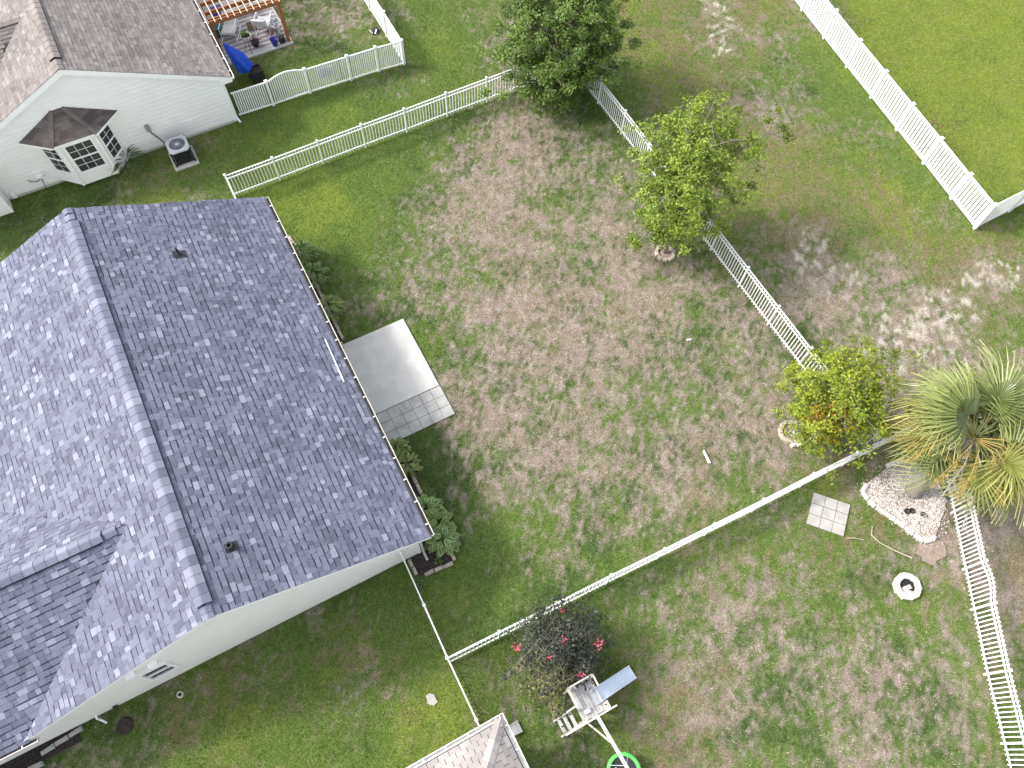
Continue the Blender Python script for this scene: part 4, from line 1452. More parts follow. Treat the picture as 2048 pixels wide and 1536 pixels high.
def bay_of(parent, a, b, h, rails, sp, pw, pd, z0, ztop, mat, post_w, arch=None, tight=False):
    """rails and pickets between two posts; arch(t) lifts the top"""
    a, b = Vector((a[0], a[1], 0)), Vector((b[0], b[1], 0))
    d = (b - a).normalized()
    L = (b - a).length
    ang = math.atan2(d.y, d.x)
    s0, s1 = post_w / 2 - 0.002, L - post_w / 2 + 0.002
    for z, rh, rw in rails:
        if arch and z > h * 0.6:
            mb = MB()
            n = 12
            for k in range(n):
                t0, t1 = k / n, (k + 1) / n
                mb.bar(a + d * (s0 + (s1 - s0) * t0) + Vector((0, 0, z + arch(t0))), a + d * (s0 + (s1 - s0) * t1) + Vector((0, 0, z + arch(t1))), rw, rh)
        else:
            mb = MB().bar(a + d * s0 + Vector((0, 0, z)), a + d * s1 + Vector((0, 0, z)), rw, rh)
        mb.build('rail', mat, parent)
    n = max(1, round((L - post_w) / sp) - (0 if tight else 1))
    key = (pw, pd, z0, ztop, mat.name)
    if key not in PICKS:
        PICKS[key] = MB().box(-pw / 2, pw / 2, -pd / 2, pd / 2, z0, ztop).mesh('picket', mat)
    for k in range(n):
        t = (k + 0.5) / n if tight else (k + 1) / (n + 1)
        s = post_w / 2 + (L - post_w) * t
        q = a + d * s
        if arch:
            p = MB().box(-pw / 2, pw / 2, -pd / 2, pd / 2, z0, ztop + arch(t)).mesh('picket', mat)
        else:
            p = PICKS[key]
        o = place('picket', p, parent, q)
        o.rotation_euler.z = ang


def fence(label, pts, h, rails, sp, pw, pd, z0, ztop, mat, post_w, skip_first=False, skip_last=False, name='picket_fence', jit=0.012, seed=0, tight=False):
    c = Vector((sum(p[0] for p in pts) / len(pts), sum(p[1] for p in pts) / len(pts), 0))
    t = thing(name, label, 'fence', c)
    r = random.Random(seed)
    pts = [(x + r.uniform(-jit, jit), y + r.uniform(-jit, jit)) for x, y in pts]
    for i, p in enumerate(pts):
        if (i == 0 and skip_first) or (i == len(pts) - 1 and skip_last):
            continue
        j = min(i, len(pts) - 2)
        ang = math.atan2(pts[j + 1][1] - pts[j][1], pts[j + 1][0] - pts[j][0])
        fence_post(t, p[0], p[1], h + 0.05, post_w, mat, ang)
    for a, b in zip(pts[:-1], pts[1:]):
        bay_of(t, a, b, h, rails, sp, pw, pd, z0, ztop, mat, post_w, tight=tight)
    return t


H4 = 1.20
RA = [(H4 - 0.02, 0.032, 0.036), (H4 - 0.19, 0.032, 0.036), (0.16, 0.032, 0.036)]
PK = dict(h=H4, rails=RA, sp=0.128, pw=0.027, pd=0.024, z0=0.05, ztop=H4 - 0.03, mat=M['vinyl'], post_w=0.06)


def line(x):
    return 21.87 + (x - 0.09) * (22.05 - 21.87) / 15.1


f1x = [0.09, 1.92, 3.75, 5.57, 7.40, 9.23, 11.06, 12.88, 14.2, 15.2]
fence('white picket fence along the upper side of the yard, ending under the large tree', [(x, line(x)) for x in f1x], seed=1, **PK)
fence('short white picket fence from the upper fence corner to the slate grey house', [(0.09, 21.87), (0.09, 20.4), (0.10, 19.0)], skip_first=True, seed=2, **PK)
f2y = [22.05, 19.81, 17.93, 16.1, 14.5, 12.95, 11.4, 9.57, 7.74, 5.9, 4.1, 2.28]
fence('white picket fence along the back of the yard, passing behind three trees', [(15.2 - 0.08 * (22.05 - y) / 19.8, y) for y in f2y], skip_first=True, skip_last=True, seed=3, **PK)
f3x = [0.0, 1.6, 3.4, 5.2, 7.0, 8.76, 10.55, 12.43, 14.1, 15.12, 16.1, 17.9]
fence('white picket fence along the lower side of the yard, ending under the palm', [(x, 2.74 - 0.036 * x) for x in f3x], seed=4, **PK)
fence('white picket fence from the near corner of the slate grey house to the lower fence', [(0.06, 5.99), (0.03, 4.31), (0.0, 2.74)], skip_last=True, seed=5, jit=0.004, **PK)
fence('white picket fence from the lower fence to the pale taupe house', [(0.0, 2.74), (0.0, 0.95), (0.0, 0.36)], skip_first=True, seed=6, jit=0.004, **PK)
PK5 = dict(PK, pw=0.034, pd=0.026, z0=0.06, ztop=H4 + 0.06, sp=0.125)
fence('white picket fence running from behind the palm to its arched gate', [(17.9, 2.05), (17.2, 0.85), (16.26, -0.70), (15.32, -2.25)], skip_first=True, skip_last=True, seed=7, **PK5)
fence('white picket fence at the lower right edge, below the arched gate', [(14.69, -3.30), (13.74, -4.88), (12.86, -6.49), (11.98, -8.1)], seed=8, jit=0.0, **PK5)


def gate(label, a, b, amp, kw):
    t = thing('fence_gate', label, 'gate', ((a[0] + b[0]) / 2, (a[1] + b[1]) / 2, 0))
    if kw is PK5:
        fence_post(t, a[0], a[1], H4 + 0.05, 0.06, kw['mat'], math.atan2(b[1] - a[1], b[0] - a[0]))
    bay_of(t, a, b, kw['h'], kw['rails'], kw['sp'], kw['pw'], kw['pd'], kw['z0'], kw['ztop'], kw['mat'], 0.07, arch=lambda s: amp * math.sin(math.pi * s))
    return t


gate('arched white picket gate in the fence beside the fire pit', (15.32, -2.25), (14.69, -3.30), 0.16, PK5)
# neighbour's closely spaced fence
HN = 1.20
PN = dict(h=HN, rails=[(HN - 0.02, 0.05, 0.045), (0.07, 0.05, 0.045)], sp=0.090, pw=0.046, pd=0.02, z0=0.06, ztop=HN - 0.03, mat=M['vinyl'], post_w=0.10)
fence('closely spaced white fence panel between the taupe house and the arched gate', [(1.58, 25.80), (3.09, 25.74)], skip_first=True, seed=9, **PN)
fence('closely spaced white fence from the arched gate to the outer corner', [(4.69, 25.72), (6.51, 25.65), (7.75, 25.60), (8.89, 25.50)], seed=10, jit=0.0, **PN)
gate('arched closely spaced white gate beside the taupe house', (3.09, 25.74), (4.69, 25.72), 0.20, PN)
fence('closely spaced white fence running to the top edge beside the pergola yard', [(8.89, 25.50), (8.92, 27.4), (8.94, 29.3), (8.96, 31.2), (8.98, 33.1)], skip_first=True, seed=11, jit=0.0, **PN)
sg = thing('fence_sign', 'faint lettered panel fixed behind the closely spaced white fence', 'sign', (5.55, 25.73, 0))
MB().box(5.22, 5.88, 25.735, 25.745, 0.50, 0.98).build('panel', simple('sign_panel', (0.42, 0.42, 0.55), (0.30, 0.30, 0.42), rough=0.6, scale=14), sg)
pl = MB().bar((6.15, 25.80, 0.0), (6.20, 25.80, 1.12), 0.05, 0.05, (0, 1, 0)).build('dark_post', M['black'], None, loc=(6.15, 25.8, 0))
tag(pl, 'thin black pole standing just inside the closely spaced white fence', 'pole')
# wide-board fence of the far lawn
HV = 1.36
PV = dict(tight=True, h=HV, rails=[(HV - 0.045, 0.10, 0.05), (0.11, 0.13, 0.05)], sp=0.160, pw=0.108, pd=0.02, z0=0.10, ztop=HV - 0.05, mat=M['vinyl'], post_w=0.127)
vp = [(24.97, 7.58), (25.16, 9.12), (25.40, 11.01), (25.62, 12.93), (25.85, 14.85), (26.07, 16.77), (26.31, 18.68), (26.56, 20.6), (26.8, 22.5), (27.05, 24.4)]
fence('white wide-board fence along the bright lawn at the top right', vp, seed=12, jit=0.0, name='board_fence', **PV)
fence('white wide-board fence running from the far corner to the right edge', [(24.97, 7.58), (26.8, 7.60), (28.7, 7.63), (30.6, 7.66), (32.5, 7.7), (34.4, 7.72)], skip_first=True, seed=13, jit=0.0, name='board_fence', **PV)

# ------------------------------------------------------------------ trees and plants


def leaf_mesh(name, pos, nrm, size, col, mat, rs, fold=0.25, slim=0.62, axis=None):
    """one folded four-cornered leaf per row"""
    n = len(pos)
    nrm = nrm / np.linalg.norm(nrm, axis=1)[:, None]
    if axis is None:
        axis = rs.normal(size=(n, 3))
    ax = axis - nrm * (axis * nrm).sum(1)[:, None]
    ax /= np.linalg.norm(ax, axis=1)[:, None] + 1e-9
    sd = np.cross(nrm, ax)
    s = size[:, None]
    v = np.empty((n, 4, 3), np.float32)
    v[:, 0] = pos
    v[:, 1] = pos + ax * s * 0.5 + sd * s * slim * 0.5 + nrm * s * fold * 0.5
    v[:, 2] = pos + ax * s - nrm * s * 0.12
    v[:, 3] = pos + ax * s * 0.5 - sd * s * slim * 0.5 + nrm * s * fold * 0.5
    tri = (np.arange(n)[:, None, None] * 4 + np.array([(0, 1, 2), (0, 2, 3)])[None]).reshape(-1, 3)
    me = fast_mesh(name, v.reshape(-1, 3), tri, mat)
    color_attr(me, np.repeat(col, 4, axis=0))
    return me


def tree(name, label, base, centre, rad, n_limb, n_leaf, leaf, cols, seed, extra=(), trunk_r=0.07, bark='bark', group=None, hollow=0.25, orange=None, cluster=0.17, low=0.0):
    rs = np.random.RandomState(seed)
    t = thing(name, label, 'tree', (base[0], base[1], 0), group)
    b, c, rad = Vector((base[0], base[1], 0)), Vector(centre), Vector(rad)
    mb = MB()
    top = c + Vector((0, 0, rad.z * 0.55))
    tp = [b + Vector((0, 0, -0.05))]
    for k in range(1, 6):
        f = k / 5
        tp.append(b.lerp(top, f) + Vector((rs.uniform(-0.05, 0.05), rs.uniform(-0.05, 0.05), 0)))
    mb.tube(tp, [trunk_r * (1.25 - 1.0 * k / 5) for k in range(6)], 8)
    clus = []
    targets = []
    for k in range(n_limb):
        z = 1 - 2 * (k + 0.5) / n_limb
        a = k * 2.39996 + rs.uniform(-0.5, 0.5)
        rr = math.sqrt(max(0, 1 - z * z))
        q = Vector((rr * math.cos(a), rr * math.sin(a), z)) * rs.uniform(0.62, 1.18)
        targets.append((c + Vector((q.x * rad.x, q.y * rad.y, q.z * rad.z)), 1.0))
    targets += [(Vector(e), 1.6) for e in extra]
    for q, wgt in targets:
        q = Vector((q.x, q.y, max(q.z, 0.5 + low)))
        f = min(0.9, max(0.12, (q.z - 0.45 * (q - c).length * 0.6) / max(top.z, 0.1) - rs.uniform(0.05, 0.2)))
        s = b.lerp(top, f)
        m1 = s.lerp(q, 0.5) + Vector((rs.uniform(-0.12, 0.12), rs.uniform(-0.12, 0.12), rs.uniform(0.0, 0.2)))
        pts = [s, s.lerp(m1, 0.5), m1, m1.lerp(q, 0.55) + Vector((rs.uniform(-0.08, 0.08), rs.uniform(-0.08, 0.08), rs.uniform(-0.04, 0.1))), q]
        r0 = trunk_r * 0.38
        mb.tube(pts, [r0, r0 * 0.75, r0 * 0.5, r0 * 0.32, r0 * 0.12], 5, False)
        for k in range(int(7 * wgt)):
            ff = hollow + (1 - hollow) * (k + rs.rand()) / (7 * wgt)
            i = min(3, int(ff * 4))
            p = pts[i].lerp(pts[i + 1], ff * 4 - i)
            spr = 0.16 + 0.28 * ff
            e = p + Vector(rs.normal(0, spr, 3) * np.array((1, 1, 0.7)))
            if e.z < 0.35 + low:
                e.z = 0.35 + low
            mb.tube([p, e], [0.008, 0.003], 3, False)
            clus.append((e, 0.55 + 0.45 * ff))
    mb.build('trunk', M[bark], t, True)
    cl = np.array([tuple(e) for e, _ in clus])
    wt = np.array([w for _, w in clus]) * rs.uniform(0.4, 1.6, len(clus))
    pick = rs.choice(len(cl), n_leaf, p=wt / wt.sum())
    pos = cl[pick] + rs.normal(0, cluster, (n_leaf, 3)) * np.array((1, 1, 0.65))
    pos[:, 2] = np.maximum(pos[:, 2], 0.15 + low)
    cc = np.array(tuple(c))
    out = (pos - cc) / np.array(tuple(rad))
    nrm = out * 0.55 + np.array((0, 0, 0.8)) + rs.normal(0, 0.5, (n_leaf, 3))
    c0, c1 = np.array(cols[0]), np.array(cols[1])
    tone = np.clip(rs.rand(len(cl))[pick] * 0.65 + rs.rand(n_leaf) * 0.5, 0, 1)
    col = c0 + (c1 - c0) * tone[:, None]
    if orange is not None:
        oc, pt, rr = orange
        d = np.linalg.norm(pos - np.array(pt), axis=1)
        m_ = (rs.rand(n_leaf) < np.clip(1.1 - d / rr, 0, 0.75))
        col[m_] = np.array(oc) * rs.uniform(0.7, 1.25, (m_.sum(), 1))
    size = rs.uniform(0.7, 1.3, n_leaf) * leaf
    me = leaf_mesh('crown', pos - np.array(tuple(b)), nrm, size, col, M['leaf'], rs, slim=0.62)
    o = place('crown', me, t, b)
    return t


tree('large_tree', 'large dense dark green tree over the upper fence corner', (13.85, 20.95), (14.05, 21.25, 3.2), (2.75, 2.65, 2.9), 95, 46000, 0.108,
     ((0.050, 0.100, 0.018), (0.190, 0.285, 0.045)), 5, trunk_r=0.12, group='trees along the back fence', hollow=0.4, cluster=0.115)
tree('young_tree', 'airy bright green young tree growing from the round stone ring', (13.55, 12.08), (14.05, 12.7, 3.75), (2.05, 2.05, 2.15), 60, 27000, 0.108,
     ((0.110, 0.180, 0.022), (0.310, 0.390, 0.050)), 8, extra=[(15.5, 13.9, 5.2), (15.1, 14.1, 4.9), (17.3, 12.4, 4.6), (16.7, 12.2, 4.5), (12.6, 12.4, 1.3), (12.4, 12.3, 1.6), (14.2, 14.6, 4.6), (12.5, 13.7, 3.2), (14.9, 11.5, 2.0)],
     trunk_r=0.07, bark='grey_bark', group='trees along the back fence', hollow=0.3, cluster=0.10, low=0.75)
tree('small_tree', 'small yellowing green tree with orange tinted leaves at the lower fence corner', (13.38, 3.92), (14.2, 3.75, 2.5), (1.6, 1.6, 1.4), 50, 17000, 0.098,
     ((0.120, 0.190, 0.016), (0.330, 0.380, 0.028)), 12, extra=[(15.2, 3.0, 2.9), (15.1, 4.3, 3.0), (13.6, 2.9, 1.4), (14.6, 2.6, 2.2), (13.3, 5.2, 2.4), (15.0, 2.8, 1.6)],
     trunk_r=0.05, bark='grey_bark', group='trees along the back fence', orange=((0.34, 0.22, 0.018), (13.2, 3.3, 2.5), 0.85), cluster=0.105, low=0.55)
mt = tree('crape_myrtle', 'dark leaved crape myrtle bush with pink blossoms beside the play set', (2.9, 1.42), (2.85, 1.45, 1.35), (1.15, 1.05, 1.0), 46, 8500, 0.095,
          ((0.022, 0.030, 0.022), (0.085, 0.095, 0.065)), 15, trunk_r=0.05, bark='grey_bark', orange=((0.24, 0.225, 0.075), (2.05, 0.85, 1.3), 1.05), cluster=0.13)
mt['category'] = 'bush'
rs = np.random.RandomState(2)
for k, (x, y, z) in enumerate(((3.36, 2.30, 2.0), (2.95, 1.52, 2.35), (3.75, 1.0, 1.9), (3.82, 1.12, 1.7), (1.80, 2.0, 1.9), (2.40, 1.35, 2.2), (3.0, 0.62, 1.9))):
    n = 20
    pos = np.array((x, y, z)) + rs.normal(0, 0.055, (n, 3))
    me = leaf_mesh('blossom', pos - np.array((2.9, 1.42, 0)), rs.normal(0, 1, (n, 3)) + np.array((0, 0, 0.6)), rs.uniform(0.04, 0.075, n), np.tile(np.array((0.6, 0.1, 0.2)), (n, 1)), M['petal'], rs, slim=1.0)
    place('blossom', me, mt, (2.9, 1.42, 0))


# ---- hostas: every leaf a mesh of its own
def hosta_leaf(w, l, edge, body, seed):
    """arched pointed leaf with a paler margin, along +y from its stalk"""
    r = random.Random(seed)
    rows = [(0.0, 0.10), (0.18, 0.62), (0.42, 1.0), (0.68, 0.80), (0.88, 0.38), (1.0, 0.03)]
    vs, cs = [], []
    for f, ww in rows:
        z = l * (0.30 * math.sin(f * 2.3) - 0.28 * f * f)
        for s, k in ((-1, 1), (-0.66, 1), (0, 0), (0.66, 1), (1, 1)):
            vs.append((s * w / 2 * ww, f * l, z + abs(s) * w * 0.10 * ww + r.uniform(-0.004, 0.004)))
            cs.append(edge if abs(s) == 1 else body)
    fs = []
    for i in range(5):
        for j in range(4):
            fs.append((i * 5 + j, i * 5 + j + 1, i * 5 + j + 6, i * 5 + j + 5))
    me = bpy.data.meshes.new('leaf')
    me.from_pydata(vs, [], fs)
    me.materials.append(M['gloss_leaf'])
    me.polygons.foreach_set('use_smooth', [True] * len(me.polygons))
    color_attr(me, np.array(cs))
    return me


def hosta(label, x, y, r, h, n, w, l, edge, body, seed, name='hosta', group='hostas along the house wall', droop=0.5):
    t = thing(name, label, 'plant', (x, y, 0), group)
    rn = random.Random(seed)
    meshes = []
    for k in range(8):
        f = rn.uniform(0.75, 1.25)
        meshes.append(hosta_leaf(w, l, tuple(c * f for c in edge), tuple(c * f for c in body), seed + k))
    for k in range(n):
        f = math.sqrt((k + 0.5) / n)
        a = k * 2.39996 + rn.uniform(-0.4, 0.4)
        rr = r * 0.62 * f * rn.uniform(0.85, 1.1)
        z = h * (1 - 0.72 * f * f) * rn.uniform(0.85, 1.1)
        o = place('leaf', rn.choice(meshes), t, (x + rr * math.cos(a), y + rr * math.sin(a), max(0.05, z)))
        s = rn.uniform(0.75, 1.15)
        o.scale = (s, s, s)
        o.rotation_mode = 'ZXY'
        o.rotation_euler = (rn.uniform(-0.25, 0.15) + 0.55 * (1 - f) - droop * f * 0.6, rn.uniform(-0.25, 0.25), a - math.pi / 2)
    mb = MB()
    for k in range(10):
        a = k * 0.63
        mb.tube([(x, y, 0.0), (x + r * 0.3 * math.cos(a), y + r * 0.3 * math.sin(a), h * 0.55)], 0.008, 4, False)
    mb.build('stalk', M['bark'], t)
    return t


GE, GB = (0.40, 0.48, 0.18), (0.11, 0.20, 0.045)
hosta('bushy green plant nearest the upper end of the bed, beside the small stone planter', 1.42, 17.95, 0.56, 0.66, 95, 0.085, 0.30, (0.26, 0.35, 0.09), (0.08, 0.14, 0.035), 1, 'bushy_plant', 'bushy plants in the upper bed')
hosta('bushy green plant in the middle of the bed above the patio', 1.44, 16.85, 0.58, 0.64, 95, 0.080, 0.32, (0.24, 0.32, 0.085), (0.08, 0.14, 0.035), 2, 'bushy_plant', 'bushy plants in the upper bed')
hosta('bushy yellow green plant closest to the patio in the upper bed', 1.42, 15.33, 0.54, 0.6, 90, 0.08, 0.30, (0.36, 0.40, 0.10), (0.13, 0.19, 0.04), 3, 'bushy_plant', 'bushy plants in the upper bed')
hosta('leafy green plant against the house directly below the patio pavers', 1.34, 9.38, 0.46, 0.55, 80, 0.10, 0.22, (0.27, 0.34, 0.065), (0.12, 0.185, 0.035), 4, 'leafy_plant', 'leafy plants below the patio')
hosta('leafy green plant with brownish leaves, second below the patio pavers', 1.42, 8.72, 0.50, 0.55, 85, 0.10, 0.22, (0.25, 0.28, 0.06), (0.13, 0.165, 0.035), 5, 'leafy_plant', 'leafy plants below the patio')
hosta('variegated hosta at the upper end of the clump near the house corner', 1.36, 7.12, 0.52, 0.54, 75, 0.16, 0.26, GE, GB, 6)
hosta('variegated hosta in the middle of the clump near the house corner', 1.50, 6.52, 0.50, 0.5, 70, 0.16, 0.26, GE, GB, 7)
hosta('broad variegated hosta with pale leaf edges nearest the bare mulch', 1.40, 6.02, 0.54, 0.48, 60, 0.19, 0.30, (0.46, 0.52, 0.23), (0.10, 0.18, 0.045), 8)
hosta('tiny green seedling in the bare mulch at the house corner', 0.98, 5.55, 0.13, 0.10, 14, 0.05, 0.09, (0.12, 0.2, 0.04), (0.08, 0.15, 0.03), 9, 'seedling', None)
hosta('spiky strap leaved plant with white flowers beside the bay window', -3.05, 25.12, 0.62, 0.55, 90, 0.05, 0.55, (0.07, 0.12, 0.025), (0.045, 0.085, 0.02), 10, 'strap_leaf_plant', None, 0.9)
hosta('tuft of weeds against the lower end of the house fence', 0.20, 5.15, 0.2, 0.14, 24, 0.05, 0.11, (0.10, 0.17, 0.04), (0.06, 0.12, 0.03), 11, 'weed', None)


# ---- palm
def frond_mesh(L, R, n, seed, c0, c1, droop):
    """a fan frond: stalk along +y, leaflets fanned out from its end"""
    r = random.Random(seed)
    mb = MB()
    P_ = [Vector((0, 0, 0)), Vector((0, L * 0.5, L * 0.06)), Vector((0, L, 0))]
    mb.tube(P_, [0.022, 0.018, 0.014], 5, False)
    cols = [(0.20, 0.24, 0.08)] * len(mb.v)
    hub = P_[2]
    for k in range(n):
        f = (k / (n - 1)) * 2 - 1
        a = f * 2.1
        ln = R * (1.0 - 0.30 * abs(f) ** 2) * r.uniform(0.88, 1.06)
        start = hub + Vector((0, 1, 0)) * (0.28 * (1 - abs(f)))
        d = Vector((math.sin(a), math.cos(a), 0))
        sd = Vector((d.y, -d.x, 0))
        w = 0.029
        fold = 0.10 * abs(f)
        b = len(mb.v)
        steps = (0.0, 0.35, 0.7, 1.0)
        g = r.uniform(0.75, 1.2)
        for q in steps:
            ww = w * (0.55, 1.0, 0.75, 0.08)[steps.index(q)]
            p = start + d * (ln * q) + Vector((0, 0, 0.10 * ln * q * (1 - q) * 4 - droop * ln * q ** 2.2 * r.uniform(0.8, 1.2) - fold * q * 0.4))
            for s in (-1, 0, 1):
                mb.v.append(tuple(p + sd * s * ww + Vector((0, 0, -0.018 if s else 0.006))))
                cols.append(tuple((c0[i] + (c1[i] - c0[i]) * q) * g for i in range(3)))
        for i in range(3):
            for j in range(2):
                mb.f.append((b + i * 3 + j, b + i * 3 + j + 1, b + i * 3 + j + 4, b + i * 3 + j + 3))
                mb.tone.append(0)
    me = mb.mesh('frond', M['gloss_leaf'])
    color_attr(me, np.array(cols))
    return me


def palm():
    b = Vector((15.59, 0.42, 0))
    c = Vector((15.98, 0.80, 3.45))
    t = thing('palm_tree', 'fan palm with drooping fronds leaning over the right edge', 'palm tree', b)
    mb = MB()
    pts = [b + Vector((0, 0, -0.05)), b.lerp(c, 0.03), b.lerp(c, 0.15), b.lerp(c, 0.4), b.lerp(c, 0.7), c]
    mb.tube(pts, [0.25, 0.24, 0.19, 0.165, 0.17, 0.21], 14)
    mb.build('trunk', M['grey_bark'], t, True)
    rn = random.Random(6)
    ms = [frond_mesh(0.9, 1.28, 30, k, (0.105, 0.145, 0.036), (0.275, 0.315, 0.100), (0.30, 0.42, 0.36, 0.5)[k % 4]) for k in range(6)]
    my = [frond_mesh(0.9, 1.2, 28, 20 + k, (0.16, 0.18, 0.04), (0.37, 0.36, 0.11), 0.55) for k in range(3)]
    for k in range(46):
        f = (k + 0.5) / 46
        a = k * 2.39996 + rn.uniform(-0.3, 0.3)
        el = 1.25 - 1.75 * f
        if f > 0.22 and abs((a - 3.62 + math.pi) % (2 * math.pi) - math.pi) < 0.58:
            continue                         # the side over the gravel is bare
        o = place('frond', rn.choice(my if f > 0.72 else ms), t, c + Vector((0.08 * math.cos(a), 0.08 * math.sin(a), 0.15 * (1 - f))))
        o.rotation_mode = 'ZXY'
        o.rotation_euler = (el * 0.8, rn.uniform(-0.75, 0.75), a - math.pi / 2)
        s = rn.uniform(0.86, 1.12)
        o.scale = (s, s, s)
    rs_ = np.random.RandomState(4)
    for k in range(13):                      # flower stalks, golden sprays hanging among the fronds
        a = (2.4, 2.9, 3.4, 2.0, 4.4, 4.9, 5.4, 3.8, 1.2, 0.4, 2.65, 5.1, 4.65)[k]
        d = Vector((math.cos(a), math.sin(a), 0))
        pts = [c, c + d * 0.6 + Vector((0, 0, 0.45)), c + d * 1.25 + Vector((0, 0, 0.30)), c + d * 1.9 + Vector((0, 0, -0.25))]
        m2 = MB().tube(pts, [0.016, 0.014, 0.010, 0.005], 5, False)
        n = 420
        for q in range(26):
            f = rn.uniform(0.4, 1.0) * 3
            i = min(2, int(f))
            p = pts[i].lerp(pts[i + 1], f - i)
            e = p + Vector((rn.uniform(-0.35, 0.35), rn.uniform(-0.35, 0.35), rn.uniform(-0.35, 0.1))) + d * 0.15
            m2.tube([p, p.lerp(e, 0.5) + Vector((0, 0, 0.04)), e], [0.006, 0.004, 0.003], 3, False)
            for z in range(9):
                w = p.lerp(e, rn.uniform(0.3, 1))
                v = Vector(rs_.normal(0, 0.05, 3))
                m2.tube([w, w + v], [0.005, 0.003], 3, False)
        m2.build('flower_stalk', M['flower_stalk'], t)
    for k, a in enumerate((2.35, 3.7, 1.75, 4.2)):   # dead grey stalks hanging out of the crown
        d = Vector((math.cos(a), math.sin(a), 0))
        pts = [c, c + d * 0.9 + Vector((0, 0, 0.0)), c + d * 1.8 + Vector((0, 0, -0.9)), c + d * 2.2 + Vector((0, 0, -1.6))]
        m2 = MB().tube(pts, [0.025, 0.02, 0.014, 0.006], 5, False)
        for q in range(34):
            f = rn.uniform(0.8, 3.0)
            i = min(2, int(f))
            p = pts[i].lerp(pts[i + 1], f - i)
            e = p + Vector((rn.uniform(-0.3, 0.3), rn.uniform(-0.3, 0.3), rn.uniform(-0.3, 0.05))) + d * 0.2
            m2.tube([p, e], [0.008, 0.003], 3, False)
        m2.build('dead_stalk', M['dead_frond'], t)


M['flower_stalk'] = simple('golden_flower_stalk', (0.40, 0.29, 0.085), (0.27, 0.18, 0.05), rough=0.8, scale=9)
palm()
# red leaved shrub behind the wide-board fence
t = thing('red_shrub', 'small reddish shrub growing just behind the white wide-board fence', 'shrub', (25.85, 12.0, 0))
n = 500
pos = np.stack([rs.normal(25.95, 0.22, n), rs.normal(11.75, 0.42, n), np.abs(rs.normal(0.6, 0.4, n))], -1)
cc = np.array((0.16, 0.05, 0.035))[None] * rs.uniform(0.5, 1.8, (n, 1))
g = rs.rand(n) < 0.4
cc[g] = np.array((0.08, 0.12, 0.03)) * rs.uniform(0.6, 1.4, (g.sum(), 1))
place('foliage', leaf_mesh('foliage', pos - np.array((25.85, 12.0, 0)), rs.normal(0, 1, (n, 3)) + np.array((0, 0, 1)), rs.uniform(0.05, 0.11, n), cc, M['leaf'], rs), t, (25.85, 12.0, 0))
mb = MB()
for k in range(9):
    mb.tube([(25.88, 11.95 - k * 0.06, 0), (25.95 + rs.uniform(-0.2, 0.25), 11.8 + rs.uniform(-0.5, 0.5), rs.uniform(0.7, 1.2))], [0.010, 0.004], 4, False)
mb.build('stem', M['bark'], t)

# ------------------------------------------------------------------ air conditioner
pd_ = MB().cbox(-1.54, -0.58, 24.10, 25.10, -0.04, 0.07, 0.01).build('equipment_pad', M['concrete'], None, loc=(-1.05, 24.6, 0))
tag(pd_, 'square concrete pad under the air conditioner', 'concrete pad')
ac = thing('air_conditioner', 'air conditioner with dark louvred sides and pale fan top beside the taupe house', 'air conditioner', (-1.05, 24.62, 0.07))
ax0, ax1, ay0, ay1, az0, az1 = -1.42, -0.68, 24.24, 24.98, 0.08, 0.78
MB().box(ax0 + 0.05, ax1 - 0.05, ay0 + 0.05, ay1 - 0.05, az0, az1 - 0.03).build('coil', M['black'], ac)
for k in range(9):
    z = az0 + 0.05 + k * 0.068
    mb = MB()
    for p0, p1 in (((ax0, ay0), (ax1, ay0)), ((ax1, ay0), (ax1, ay1)), ((ax1, ay1), (ax0, ay1)), ((ax0, ay1), (ax0, ay0))):
        mb.bar((p0[0], p0[1], z), (p1[0], p1[1], z), 0.02, 0.018)
    mb.build('louver', M['dark_metal'], ac)
for x, y in ((ax0, ay0), (ax1, ay0), (ax1, ay1), (ax0, ay1)):
    MB().box(x - 0.03, x + 0.03, y - 0.03, y + 0.03, az0 - 0.01, az1 - 0.02).build('corner_post', M['dark_metal'], ac)
mb = MB()
N_ = 32
cx, cy = -1.05, 24.61
ro = []
for k in range(N_):
    a = 2 * math.pi * k / N_
    s = 0.40 / max(abs(math.cos(a)), abs(math.sin(a)))
    s = min(s, 0.50)
    ro.append((cx + s * math.cos(a), cy + s * math.sin(a)))
ri = [(cx + 0.31 * math.cos(2 * math.pi * k / N_), cy + 0.31 * math.sin(2 * math.pi * k / N_)) for k in range(N_)]
vs = [(x, y, az1) for x, y in ro] + [(x, y, az1 + 0.02) for x, y in ri] + [(x, y, az1 - 0.06) for x, y in ro] + [(x, y, az1 - 0.10) for x, y in ri]
fs = []
for k in range(N_):
    j = (k + 1) % N_
    fs += [(k, j, N_ + j, N_ + k), (2 * N_ + k, 2 * N_ + j, j, k), (N_ + k, N_ + j, 3 * N_ + j, 3 * N_ + k)]
mb.add(vs, fs)
mb.build('top_cover', M['grey_metal'], ac)
MB().lathe([(0.0, -0.14), (0.31, -0.14)], (cx, cy, az1), 24).build('fan_well', M['black'], ac)
for k in range(4):
    a = k * math.pi / 2 + 0.4
    mb = MB().add([(cx + 0.07 * math.cos(a), cy + 0.07 * math.sin(a), az1 - 0.05), (cx + 0.29 * math.cos(a - 0.3), cy + 0.29 * math.sin(a - 0.3), az1 - 0.03), (cx + 0.29 * math.cos(a + 0.45), cy + 0.29 * math.sin(a + 0.45), az1 - 0.09), (cx + 0.07 * math.cos(a + 0.5), cy + 0.07 * math.sin(a + 0.5), az1 - 0.08)], [(0, 1, 2, 3)])
    mb.build('fan_blade', M['grey_metal'], ac)
MB().lathe([(0.0, 0.04), (0.07, 0.035), (0.075, 0.0)], (cx, cy, az1), 14).build('fan_hub', M['grey_metal'], ac, True)
mb = MB()
